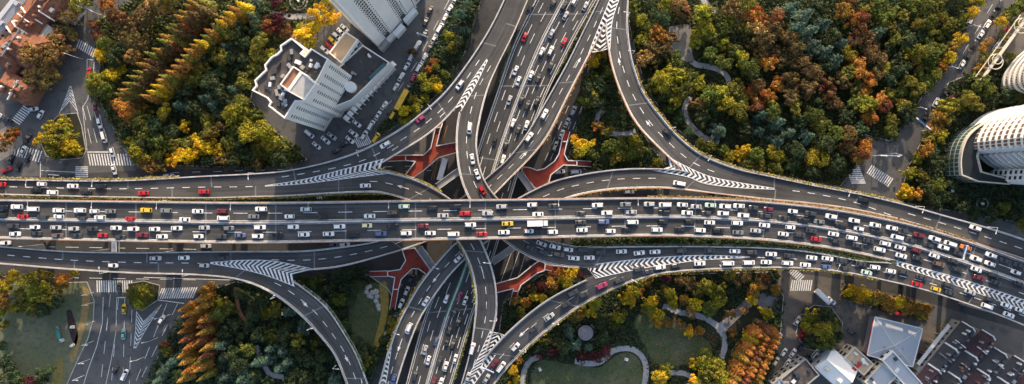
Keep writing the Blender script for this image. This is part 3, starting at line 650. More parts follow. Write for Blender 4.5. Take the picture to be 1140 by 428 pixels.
def broad_crown(seed, R=5.0, Hc=7.0, z0=3.0, nclump=24, per=58, size=0.42):
    rs = np.random.RandomState(seed); Q = []; T = []; p1, p2 = rs.uniform(0, 6.28, 2)
    for i in range(nclump):
        th = rs.uniform(0, 2 * math.pi); u = rs.uniform(0.0, 1.0)
        rr = R * (0.18 + 0.62 * math.sqrt(rs.uniform(0, 1))) * (1 + .20 * math.sin(2 * th + p1) + .16 * math.sin(3 * th + p2))
        if i < 4: rr *= 0.35
        zz = z0 + Hc * 0.5 + (Hc * 0.5) * math.sqrt(max(0, 1 - (rr / R) ** 2)) * (rs.uniform(-0.55, 1.0) if i > nclump * 0.55 else rs.uniform(0.55, 1.0)) - 0.6
        c = np.array([rr * math.cos(th), rr * math.sin(th), zz]); cr = R * rs.choice((rs.uniform(0.13, 0.22), rs.uniform(0.22, 0.36)))
        d = rs.normal(0, 1, (per, 3)); d[:, 2] = np.abs(d[:, 2]) * 1.1 - 0.35; d /= np.linalg.norm(d, axis=1)[:, None]
        rad = cr * rs.uniform(0.7, 1.08, (per, 1)); p = c + d * rad * np.array([1, 1, 0.8])
        Q.append(leafquads(p, d, size, rs, 0.45)); tn = rs.uniform(0.15, 0.85); hu = rs.uniform(0.2, 0.8)
        T.append(np.stack([np.clip(tn + rs.normal(0, 0.12, per), 0, 1), np.clip(hu + rs.normal(0, 0.15, per), 0, 1), np.zeros(per)], 1))
    return leafmesh('crown', np.concatenate(Q), np.concatenate(T))

def cone_crown(seed, R=2.6, Hc=20.0, z0=2.0, size=0.40):
    rs = np.random.RandomState(seed); Q = []; T = []
    nl = 26
    for i in range(nl):
        k = i / (nl - 1); z = z0 + Hc * k; r = R * (1 - k) ** 0.75 + 0.15; m = int(10 + 44 * (1 - k))
        nb = max(3, int(9 * (1 - k) + 3)); off = rs.uniform(0, 6.28)
        th = off + rs.randint(0, nb, m) * 2 * math.pi / nb + rs.normal(0, 0.14, m); q = r * rs.uniform(0.35, 1.05, m)
        p = np.stack([q * np.cos(th), q * np.sin(th), z - 0.35 * q + rs.normal(0, 0.25, m)], 1)
        d = np.stack([np.cos(th), np.sin(th), np.full(m, 0.9)], 1)
        Q.append(leafquads(p, d, size, rs, 0.4)); tn = rs.uniform(0.3, 0.7)
        T.append(np.stack([np.clip(tn + rs.normal(0, 0.2, m), 0, 1), np.clip(0.5 + rs.normal(0, 0.22, m), 0, 1), np.zeros(m)], 1))
    return leafmesh('crown', np.concatenate(Q), np.concatenate(T))

def cedar_crown(seed, R=4.6, Hc=11.0, z0=2.0, size=0.34):
    rs = np.random.RandomState(seed); Q = []; T = []
    for i in range(34):
        k = (i / 33.0); z = z0 + Hc * k; r = R * (1 - k * 0.9) * rs.uniform(0.75, 1.1); th = i * 2.4 + rs.uniform(-0.4, 0.4); m = 40
        t = rs.uniform(0.15, 1.0, m); sp = rs.normal(0, 0.11, m) * r
        p = np.stack([t * r * math.cos(th) - sp * math.sin(th), t * r * math.sin(th) + sp * math.cos(th), z - 0.25 * t * r + rs.normal(0, 0.12, m)], 1)
        d = np.tile(np.array([math.cos(th) * 0.3, math.sin(th) * 0.3, 1.0]), (m, 1))
        Q.append(leafquads(p, d, size, rs, 0.4)); tn = rs.uniform(0.25, 0.75)
        T.append(np.stack([np.clip(tn + rs.normal(0, 0.15, m) + 0.2 * (t - 0.5), 0, 1), np.clip(0.5 + rs.normal(0, 0.12, m), 0, 1), np.zeros(m)], 1))
    return leafmesh('crown', np.concatenate(Q), np.concatenate(T))

def trunk_mesh(seed, Ht, R, limbs=6, r0=0.3):
    rs = random.Random(seed); mb = MB(); mid = Vector((rs.uniform(-.3, .3), rs.uniform(-.3, .3), Ht * 0.5)); top = Vector((rs.uniform(-.4, .4), rs.uniform(-.4, .4), Ht * 0.92))
    mb.cyl((0, 0, -0.2), mid, r0, r0 * 0.7, 7); mb.cyl(mid, top, r0 * 0.7, r0 * 0.2, 7)
    for i in range(limbs):
        a = i * 2 * math.pi / limbs + rs.uniform(-.4, .4); k = rs.uniform(0.3, 0.75); s = Vector((0, 0, 0)).lerp(top, k)
        mb.cyl(s, s + Vector((math.cos(a) * R * 0.6, math.sin(a) * R * 0.6, R * 0.35)), r0 * 0.4, r0 * 0.12, 5)
    return mesh('trunk', mb.v, mb.f, M['bark'])

BROAD = [(broad_crown(100 + i, 5.0, 6.0 + (i % 4) * 1.3, 3.0, (24, 32, 42, 54)[i % 4], (64, 52, 42, 34)[i % 4], (0.46, 0.42, 0.36, 0.32)[i % 4]), trunk_mesh(i, 8.5, 5.0)) for i in range(14)]
CONE = [(cone_crown(200 + i), trunk_mesh(50 + i, 20, 1.5, 4, 0.35)) for i in range(5)]
CEDAR = [(cedar_crown(300 + i), trunk_mesh(70 + i, 11, 3, 5)) for i in range(5)]

PAL = {
 'dark green': (0.058, 0.086, 0.034), 'mid green': (0.120, 0.140, 0.024), 'blue-green': (0.085, 0.145, 0.100), 'olive': (0.195, 0.180, 0.028),
 'yellow-green': (0.30, 0.27, 0.024), 'golden yellow': (0.58, 0.41, 0.020), 'amber': (0.36, 0.20, 0.034), 'orange': (0.40, 0.175, 0.032),  # yellow-green: a sunlit green crown, the light put into the leaf colour
 'rust-red': (0.22, 0.090, 0.036), 'brown': (0.175, 0.118, 0.042), 'dark red': (0.10, 0.022, 0.03), 'tan': (0.36, 0.22, 0.07)}
LEAF_GROUP = {'dark green': 'evergreen_tree', 'mid green': 'evergreen_tree', 'blue-green': 'evergreen_tree', 'olive': 'evergreen_tree', 'yellow-green': 'ginkgo_tree', 'golden yellow': 'ginkgo_tree', 'amber': 'plane_tree', 'tan': 'plane_tree', 'brown': 'plane_tree', 'orange': 'maple_tree', 'rust-red': 'maple_tree', 'dark red': 'maple_tree'}  # leaf colour alone picks the name; all share the same broadleaf crowns
TREES = []   # (px, py, zone phrase, colour, kind name, root)
ZONE = {
 'nw': 'in the dense upper-left park', 'verge': 'on the verge beside the upper-left ramp', 'ne': 'in the big upper-right park', 'ne_in': 'between the two ramps above the centre',
 'e': 'around the curved flats at far right', 'sw': 'in the lower-left park inside the ramp', 'field': 'around the worn lawn at lower left', 'se': 'in the lower-centre park with lawns',
 'strip': 'on the lower-right verge below the flyover', 'island_nw': 'on the upper-left traffic island', 'island_sw': 'on the lower-left traffic island', 'island_se': 'on the lower-right traffic island',
 'houses': 'beside the orange roofs at top left', 'mall': 'beside the white towers'}

def tree(x, y, rpx, colour, zone, kind='broadleaf_tree', ht=None):
    if kind == 'broadleaf_tree': kind = LEAF_GROUP[colour]
    R0, bank, base = {'conifer_tree': (2.6, CONE, 22.0), 'cedar_tree': (4.6, CEDAR, 13.0)}.get(kind, (5.0, BROAD, 10.0))
    i = RNG.randrange(len(bank)); cm, tm = bank[i]; s = rpx * GS / R0
    if kind == 'conifer_tree':
        sz = (ht or 20.0) / 22.0 * RNG.uniform(.86, 1.08); p = P(x, y, 0.9 * 22 * sz)       # (x, y) is where the tip shows
    else:
        sz = s * RNG.uniform(0.9, 1.25); sz = min(sz, 1.5)
        p = P(x, y, 0.62 * base * sz)
    root = thing(kind, (p.x, p.y, 0.1), RNG.uniform(0, 6.28)); sq = RNG.uniform(0.84, 1.16); root.scale = (s / sq, s * sq, sz)
    c = link('crown', cm, root); b = PAL[colour]; j = RNG.uniform(0.78, 1.25); c.color = (b[0] * j * RNG.uniform(.9, 1.1), b[1] * j, b[2] * j, 1)
    link('trunk', tm, root)
    TREES.append((x, y, zone, colour, kind, root))

def on_path(x, y, r): return any((x - a) ** 2 + (y - b) ** 2 < r * r for a, b in PATHPX)
def scatter(zone, poly, spacing, pal, rr=(8, 12), n=4000, avoid=(), kinds=None):
    pts = [(t[0], t[1]) for t in TREES if t[2] == zone and t[4] != 'conifer_tree']; xs = [p[0] for p in poly]; ys = [p[1] for p in poly]
    for _ in range(n):
        x = RNG.uniform(min(xs), max(xs)); y = RNG.uniform(min(ys), max(ys))
        if not in_poly(x, y, poly) or any(in_poly(x, y, a) for a in avoid) or on_path(x, y, 7): continue
        if any((x - a) ** 2 + (y - b) ** 2 < spacing ** 2 for a, b in pts): continue
        pts.append((x, y)); c = RNG.choices([q[0] for q in pal], [q[1] for q in pal])[0]
        kd = 'cedar_tree' if c == 'blue-green' else 'broadleaf_tree'
        tree(x, y, RNG.uniform(*rr), c, zone, kd)

# upper-left park: two conifer rows (tips as seen), brown and green wood, yellow trees
for k in range(17):
    t = k / 16; tree(212 - 82 * t + RNG.uniform(-2, 2), 0 + 106 * t + RNG.uniform(-2, 2), RNG.uniform(5.6, 7), RNG.choice(('amber', 'amber', 'olive', 'rust-red')), 'nw', 'conifer_tree', 21)
for k in range(17):
    t = k / 16; tree(222 - 82 * t + RNG.uniform(-2, 2), 0 + 108 * t + RNG.uniform(-2, 2), 8.0, RNG.choice(('brown', 'brown', 'olive', 'rust-red')), 'nw', 'conifer_tree', 17)
for k in range(20):
    t = k / 19; tree(263 - 103 * t + RNG.uniform(-1.5, 1.5), 2 + 105 * t + RNG.uniform(-1.5, 1.5), RNG.uniform(5.8, 7.4), RNG.choice(('amber', 'amber', 'golden yellow', 'olive')), 'nw', 'conifer_tree', 19)
for x, y, r, c in ((112, 90, 11, 'yellow-green'), (118, 100, 10, 'mid green'), (128, 84, 8, 'golden yellow'), (106, 98, 9, 'olive'), (135, 78, 7, 'golden yellow'), (115, 62, 8, 'golden yellow'), (108, 28, 8, 'rust-red'), (112, 42, 8, 'rust-red'), (125, 10, 11, 'orange'), (135, 22, 10, 'rust-red'), (120, 50, 9, 'mid green'),
                   (150, 30, 13, 'brown'), (165, 18, 13, 'brown'), (178, 6, 13, 'tan'), (158, 48, 12, 'brown'), (148, 64, 11, 'tan'), (192, 0, 12, 'olive'), (140, 42, 10, 'brown'), (130, 66, 10, 'dark green'), (138, 56, 9, 'dark green'),
                   (192, 178, 9, 'golden yellow'), (204, 174, 10, 'golden yellow'), (216, 172, 10, 'golden yellow'), (228, 164, 10, 'golden yellow'), (246, 168, 10, 'golden yellow'), (222, 156, 8, 'golden yellow'), (207, 141, 8, 'golden yellow'), (237, 160, 8, 'golden yellow'),
                   (186, 126, 9, 'yellow-green'), (150, 160, 11, 'yellow-green'), (158, 172, 11, 'yellow-green'), (166, 184, 10, 'tan'), (178, 186, 9, 'brown'), (148, 128, 12, 'orange'), (138, 120, 9, 'amber'), (160, 122, 9, 'amber'), (165, 148, 12, 'olive'), (182, 158, 11, 'mid green'), (160, 135, 11, 'mid green'), (195, 160, 10, 'olive'), (176, 142, 11, 'dark green'),
                   (262, 128, 12, 'yellow-green'), (270, 116, 11, 'olive'), (275, 134, 12, 'yellow-green'), (266, 145, 11, 'mid green'), (280, 150, 12, 'yellow-green'), (284, 128, 11, 'mid green'), (296, 146, 12, 'yellow-green'), (305, 158, 12, 'yellow-green'), (318, 165, 11, 'mid green'), (290, 166, 11, 'olive'), (328, 172, 9, 'mid green'), (302, 172, 9, 'mid green'), (258, 160, 10, 'mid green'),
                   (230, 133, 9, 'olive'), (246, 142, 8, 'brown'), (300, 28, 11, 'rust-red'), (312, 24, 11, 'dark red'), (320, 36, 9, 'rust-red'), (302, 62, 9, 'yellow-green'), (296, 12, 10, 'dark green'), (305, 3, 9, 'dark red'),
                   (340, 42, 12, 'golden yellow'), (350, 30, 12, 'golden yellow'), (358, 16, 12, 'golden yellow'), (366, 6, 10, 'yellow-green'), (346, 50, 9, 'yellow-green'), (370, 20, 9, 'golden yellow'), (336, 36, 8, 'yellow-green')):
    tree(x, y, r, c, 'nw')
scatter('nw', [(262, 20), (296, -5), (315, 20), (295, 45), (284, 80), (270, 112), (255, 150), (230, 158), (205, 135), (188, 118), (215, 80), (240, 50)], 12.5, (('dark green', 6), ('mid green', 3), ('blue-green', 2), ('olive', 1)), (8, 11))
scatter('nw', [(180, 140), (258, 150), (340, 182), (155, 182), (140, 150)], 12.5, (('dark green', 4), ('mid green', 3), ('olive', 2), ('brown', 1)), (8, 11))
# traffic islands and houses
for x, y, r, c in ((60, 142, 9, 'yellow-green'), (72, 138, 9, 'yellow-green'), (52, 152, 8, 'golden yellow'), (64, 155, 11, 'yellow-green'), (78, 150, 9, 'yellow-green'), (76, 164, 11, 'golden yellow'), (64, 166, 10, 'yellow-green'), (86, 166, 8, 'golden yellow'), (42, 158, 5, 'golden yellow'), (70, 172, 8, 'mid green')): tree(x, y, r, c, 'island_nw')
for x, y, r, c in ((152, 326, 9, 'mid green'), (162, 323, 9, 'yellow-green'), (158, 335, 10, 'yellow-green'), (168, 332, 8, 'mid green'), (150, 336, 7, 'dark green')): tree(x, y, r, c, 'island_sw')
for x, y, r, c in ((904, 350, 10, 'yellow-green'), (916, 350, 10, 'dark green'), (926, 362, 10, 'mid green'), (912, 366, 12, 'yellow-green'), (898, 364, 9, 'yellow-green'), (916, 380, 11, 'mid green'), (902, 380, 9, 'dark green'), (930, 374, 8, 'dark green')): tree(x, y, r, c, 'island_se')
for x, y, r, c in ((42, 62, 13, 'tan'), (55, 55, 12, 'tan'), (66, 45, 12, 'tan'), (48, 78, 13, 'tan'), (36, 84, 11, 'tan'), (62, 68, 11, 'brown'), (70, 32, 11, 'brown'), (80, 22, 11, 'brown'), (90, 8, 11, 'olive'), (74, 55, 9, 'tan'), (52, 92, 10, 'tan'), (40, 96, 9, 'brown'), (100, 2, 8, 'olive'), (80, 40, 8, 'tan'), (76, 12, 9, 'tan'), (60, 84, 9, 'tan'), (8, 156, 9, 'tan'), (14, 150, 8, 'orange'), (4, 164, 7, 'brown')): tree(x, y, r, c, 'houses')
# verge with blue-green shrubs
for x, y, r, c in ((520, 6, 7, 'blue-green'), (514, 18, 8, 'blue-green'), (524, 14, 8, 'dark green'), (508, 32, 7, 'blue-green'), (516, 36, 7, 'blue-green'), (500, 40, 6, 'yellow-green'), (504, 54, 7, 'olive'), (511, 48, 7, 'dark green'), (496, 58, 6, 'dark green'), (483, 69, 5, 'orange'), (478, 78, 5, 'orange'), (486, 76, 5, 'olive'),
                   (470, 88, 7, 'yellow-green'), (484, 90, 7, 'yellow-green'), (488, 98, 7, 'golden yellow'), (476, 98, 7, 'yellow-green'), (462, 112, 7, 'yellow-green'), (452, 124, 8, 'golden yellow'), (464, 122, 7, 'yellow-green'), (450, 136, 6, 'yellow-green'), (473, 110, 6, 'yellow-green'), (458, 132, 6, 'olive'), (494, 70, 6, 'dark green'), (530, 2, 6, 'dark green'), (496, 84, 6, 'mid green')):
    tree(x, y, r, c, 'verge')
tree(459, 59, 6, 'brown', 'mall')
# upper-right park
for x, y, r, c in ((705, 10, 9, 'mid green'), (718, 6, 9, 'dark green'), (735, 20, 11, 'dark green'), (712, 24, 8, 'yellow-green'), (714, 44, 8, 'yellow-green'), (740, 6, 10, 'yellow-green'), (752, 6, 11, 'tan'), (760, 18, 10, 'brown'), (732, 40, 11, 'orange'), (744, 44, 11, 'brown'), (724, 54, 11, 'brown'), (738, 56, 10, 'brown'), (716, 66, 10, 'tan'), (728, 68, 9, 'brown'), (722, 30, 8, 'mid green'),
                   (780, 18, 12, 'yellow-green'), (792, 20, 11, 'mid green'), (782, 34, 12, 'yellow-green'), (776, 48, 10, 'yellow-green'), (792, 40, 11, 'olive'), (800, 32, 10, 'mid green'), (790, 62, 10, 'mid green'), (806, 48, 10, 'yellow-green'), (816, 58, 10, 'mid green'), (824, 66, 10, 'yellow-green'), (830, 78, 11, 'mid green'), (842, 70, 9, 'olive'), (840, 84, 9, 'dark green'),
                   (744, 82, 11, 'yellow-green'), (756, 86, 12, 'yellow-green'), (734, 92, 12, 'yellow-green'), (748, 98, 12, 'olive'), (764, 84, 10, 'mid green'), (778, 92, 9, 'yellow-green'), (762, 100, 11, 'mid green'), (724, 98, 9, 'mid green'), (752, 112, 10, 'yellow-green'), (738, 108, 9, 'dark green'), 
                   (815, 12, 12, 'brown'), (828, 6, 12, 'olive'), (836, 18, 12, 'orange'), (848, 24, 12, 'rust-red'), (858, 34, 11, 'brown'), (842, 36, 12, 'tan'), (850, 48, 11, 'brown'), (830, 34, 10, 'olive'), (838, 50, 10, 'brown'), (862, 22, 10, 'rust-red'), (815, 24, 9, 'yellow-green'), (860, 60, 11, 'brown'), (855, 72, 10, 'orange'), (845, 60, 8, 'tan'),
                   (790, 108, 12, 'mid green'), (804, 104, 11, 'yellow-green'), (816, 100, 11, 'olive'), (824, 112, 11, 'olive'), (834, 104, 10, 'orange'), (842, 96, 9, 'brown'), (808, 118, 11, 'yellow-green'), (822, 126, 10, 'olive'), (852, 108, 10, 'orange'), (796, 122, 9, 'dark green'), (840, 118, 9, 'rust-red'), (848, 128, 10, 'blue-green'), (846, 146, 9, 'blue-green'),
                   (802, 146, 13, 'blue-green'), (780, 134, 9, 'dark green'), (826, 168, 9, 'golden yellow'), (822, 174, 7, 'golden yellow'), (812, 176, 8, 'yellow-green'), (790, 162, 8, 'olive'), (804, 168, 8, 'mid green'), (840, 172, 9, 'mid green'), (778, 160, 7, 'mid green'), (832, 184, 8, 'mid green'), (845, 186, 8, 'olive'), (757, 132, 8, 'dark green'), (746, 120, 8, 'mid green'), (766, 148, 7, 'dark green'),
                   (856, 110, 9, 'orange'), (866, 96, 10, 'orange'), (868, 30, 10, 'orange'), (876, 44, 10, 'brown'), (884, 56, 10, 'brown'), (872, 66, 11, 'brown'), (890, 72, 11, 'brown'), (902, 82, 11, 'brown'), (916, 92, 11, 'rust-red'), (922, 104, 10, 'rust-red'), (898, 98, 11, 'brown'), (880, 88, 11, 'brown'), (880, 108, 11, 'brown'), (928, 116, 9, 'brown'), (910, 112, 10, 'dark green'),
                   (882, 8, 12, 'blue-green'), (898, 16, 12, 'blue-green'), (912, 8, 11, 'dark green'), (890, 30, 12, 'blue-green'), (904, 34, 12, 'blue-green'), (918, 26, 11, 'blue-green'), (906, 50, 12, 'blue-green'), (920, 56, 12, 'blue-green'), (932, 66, 12, 'blue-green'), (924, 42, 10, 'dark green'), (938, 48, 10, 'blue-green'), (872, 18, 10, 'dark green'),
                   (936, 14, 10, 'amber'), (944, 4, 10, 'rust-red'), (948, 22, 10, 'orange'), (955, 34, 9, 'rust-red'), (952, 44, 9, 'tan'), (964, 10, 10, 'olive'), (958, 20, 8, 'rust-red'), (944, 62, 9, 'yellow-green'), (952, 70, 10, 'orange'), (944, 80, 10, 'olive'), (938, 90, 10, 'brown'), (956, 84, 10, 'orange'), (966, 92, 11, 'orange'), (960, 104, 10, 'amber'), (974, 84, 9, 'brown'), (952, 100, 9, 'olive'), (968, 60, 10, 'brown'), (966, 44, 10, 'brown'), (978, 68, 9, 'brown'),
                   (980, 36, 11, 'blue-green'), (976, 112, 10, 'orange'), (984, 118, 8, 'rust-red'), (962, 118, 12, 'yellow-green'), (950, 116, 11, 'mid green'), (966, 130, 10, 'orange'), (958, 168, 10, 'orange'), (964, 160, 8, 'amber'), (948, 158, 11, 'tan'), (940, 150, 10, 'brown'), (942, 166, 10, 'brown'), (952, 178, 8, 'tan'),
                   (860, 172, 9, 'yellow-green'), (868, 174, 7, 'yellow-green'), (902, 176, 10, 'yellow-green'), (914, 178, 9, 'yellow-green'), (908, 168, 8, 'olive'), (880, 148, 11, 'blue-green'), (868, 136, 11, 'blue-green'), (890, 134, 10, 'dark green'), (884, 168, 11, 'dark green'), (900, 152, 11, 'blue-green'), (918, 160, 11, 'dark green'), (866, 158, 11, 'blue-green'), (930, 182, 10, 'dark green'), (904, 130, 11, 'mid green'), (914, 142, 11, 'mid green'), (926, 150, 10, 'mid green'), (884, 120, 10, 'olive'), (858, 124, 10, 'mid green'),
                   (1078, 16, 8, 'golden yellow'), (1068, 44, 8, 'golden yellow'), (1060, 52, 9, 'amber'), (1054, 66, 8, 'golden yellow'), (1048, 74, 7, 'amber'), (1090, 2, 8, 'yellow-green')):
    tree(x, y, r, c, 'ne', 'cedar_tree' if c == 'blue-green' else 'broadleaf_tree')
scatter('ne', [(972, -5), (1090, -5), (1072, 30), (1052, 66), (1030, 98), (1010, 130), (992, 150), (985, 120), (985, 70), (975, 30)], 11.5, (('olive', 5), ('mid green', 7), ('yellow-green', 0.6), ('dark green', 2)), (7.5, 10))
scatter('ne', [(712, 20), (960, 5), (965, 140), (935, 195), (850, 188), (795, 165), (750, 125)], 15.5, (('dark green', 6), ('mid green', 3), ('brown', 1)), (8, 11), avoid=[[(742, 26), (774, 26), (776, 74), (742, 64)], [(752, 60), (815, 76), (815, 108), (760, 90)]])
# between the ramps
for x, y, r, c in ((667, 62, 6, 'golden yellow'), (662, 70, 7, 'golden yellow'), (670, 60, 6, 'amber'), (660, 88, 9, 'mid green'), (668, 94, 10, 'dark green'), (652, 100, 10, 'dark green'), (660, 106, 8, 'yellow-green'), (650, 112, 10, 'mid green'), (664, 116, 10, 'dark green'), (676, 84, 8, 'mid green'), (664, 140, 7, 'amber'), (676, 146, 8, 'olive'), (644, 160, 9, 'golden yellow'), (654, 162, 9, 'golden yellow'), (646, 170, 8, 'yellow-green'), (658, 172, 8, 'mid green'), (680, 164, 10, 'mid green'), (692, 160, 9, 'mid green'), (704, 158, 8, 'yellow-green'), (688, 174, 10, 'olive'), (704, 172, 10, 'mid green'), (720, 176, 9, 'dark green'), (714, 166, 9, 'olive'), (674, 176, 8, 'dark green'), (730, 182, 7, 'olive'), (680, 100, 8, 'dark green')):
    tree(x, y, r, c, 'ne_in')
# around the flats on the right
for x, y, r, c in ((1062, 118, 10, 'olive'), (1050, 122, 11, 'yellow-green'), (1074, 112, 10, 'olive'), (1084, 118, 9, 'olive'), (1042, 132, 10, 'amber'), (1052, 136, 10, 'olive'), (1040, 146, 10, 'amber'), (1034, 156, 10, 'olive'), (1046, 152, 9, 'yellow-green'), (1028, 166, 9, 'amber'), (1036, 172, 10, 'dark green'), (1044, 180, 9, 'dark green'), (1022, 176, 8, 'yellow-green'), (1012, 192, 9, 'yellow-green'), (1024, 196, 9, 'olive'), (1008, 214, 9, 'golden yellow'), (1018, 216, 9, 'amber'), (1028, 210, 8, 'dark green'), (1040, 206, 9, 'mid green'), (1046, 218, 8, 'dark green'), (1036, 224, 9, 'dark green'),
                   (1086, 92, 11, 'mid green'), (1076, 90, 9, 'dark green'), (1096, 100, 10, 'mid green'), (1104, 108, 10, 'dark green'), (1072, 102, 8, 'olive'), (1092, 55, 6, 'amber'), (1098, 48, 6, 'tan'), (1110, 26, 7, 'golden yellow'), (1126, 12, 9, 'mid green'), (1118, 20, 8, 'olive'), (1116, 42, 6, 'olive'), (1136, 4, 8, 'dark green'), (1128, 26, 6, 'yellow-green'), (1130, 106, 10, 'mid green'), (1118, 108, 10, 'dark green'), (1135, 8, 8, 'mid green'), (1094, 66, 7, 'olive'), (1108, 60, 6, 'yellow-green'), (1122, 62, 6, 'olive'), (1090, 76, 7, 'amber'),
                   (1060, 222, 8, 'dark green'), (1070, 230, 8, 'dark green'), (1100, 238, 9, 'dark green'), (1114, 232, 9, 'mid green'), (1128, 240, 9, 'dark green'), (1138, 230, 8, 'dark green'), (1082, 238, 8, 'dark green'), (1136, 250, 8, 'olive'), (1056, 206, 7, 'dark green')):
    tree(x, y, r, c, 'e')
# lower left
for k in range(10):
    tree(199 + (k % 3) * 3 + RNG.uniform(-2, 2), 346 + k * 8.6 + RNG.uniform(-2, 2), RNG.uniform(5, 7), RNG.choice(('amber', 'orange', 'orange', 'rust-red')), 'sw', 'conifer_tree', 17)
for k in range(13):
    tree(223 - (k % 4) * 2 + RNG.uniform(-2, 2), 326 + k * 8 + RNG.uniform(-2, 2), RNG.uniform(5, 7), RNG.choice(('amber', 'orange', 'rust-red', 'olive')), 'sw', 'conifer_tree', 17)
for x, y, r, c in ((232, 332, 8, 'amber'), (248, 336, 10, 'yellow-green'), (244, 350, 10, 'mid green'), (256, 344, 9, 'mid green'), (262, 362, 9, 'dark green'), (252, 372, 10, 'dark green'), (190, 404, 10, 'blue-green'), (180, 414, 10, 'blue-green'), (174, 426, 9, 'blue-green'), (186, 392, 8, 'mid green'), (198, 420, 9, 'dark green'), (184, 384, 6, 'rust-red'), (270, 422, 12, 'blue-green'), (286, 404, 11, 'blue-green'), (296, 402, 10, 'blue-green'), (320, 404, 11, 'blue-green'), (310, 412, 9, 'blue-green'), (306, 344, 10, 'olive'), (298, 350, 8, 'yellow-green'), (330, 380, 11, 'olive'), (318, 372, 10, 'dark green'), (282, 334, 10, 'dark green'), (290, 372, 10, 'dark green'), (356, 412, 10, 'dark green'), (276, 388, 10, 'mid green')):
    tree(x, y, r, c, 'sw', 'cedar_tree' if c == 'blue-green' else 'broadleaf_tree')
scatter('sw', [(262, 325), (300, 330), (340, 365), (365, 400), (372, 430), (250, 430), (245, 385)], 13, (('dark green', 6), ('blue-green', 3), ('mid green', 1)), (8, 11))
scatter('sw', [(330, 306), (405, 302), (408, 318), (392, 330), (388, 365), (404, 398), (410, 405), (398, 380), (372, 340)], 12, (('dark green', 6), ('mid green', 2)), (7, 10))
scatter('sw', [(412, 392), (426, 384), (436, 352), (440, 360), (428, 400), (416, 420)], 9, (('dark green', 4), ('olive', 2)), (5, 7))
for x, y, r, c in ((30, 312, 10, 'yellow-green'), (44, 308, 10, 'yellow-green'), (56, 316, 11, 'yellow-green'), (68, 318, 9, 'amber'), (40, 324, 12, 'yellow-green'), (26, 330, 11, 'olive'), (22, 342, 9, 'yellow-green'), (52, 330, 12, 'olive'), (36, 340, 11, 'olive'), (62, 336, 11, 'dark green'), (50, 344, 10, 'dark green'), (4, 318, 9, 'golden yellow'), (8, 334, 9, 'amber'), (2, 346, 8, 'yellow-green'), (0, 306, 7, 'olive'), (74, 310, 8, 'orange'), (3, 362, 7, 'olive'), (4, 400, 9, 'dark green'), (12, 412, 9, 'dark green'), (22, 420, 9, 'dark green'), (38, 424, 8, 'dark red'), (48, 420, 9, 'dark green'), (56, 412, 8, 'dark green'), (8, 424, 9, 'dark green'), (2, 384, 7, 'dark green'), (84, 304, 6, 'yellow-green'), (16, 308, 8, 'golden yellow'), (30, 428, 8, 'mid green')):
    tree(x, y, r, c, 'field')  # yellow-green and olive put light into crowns that lie in the deck's shadow
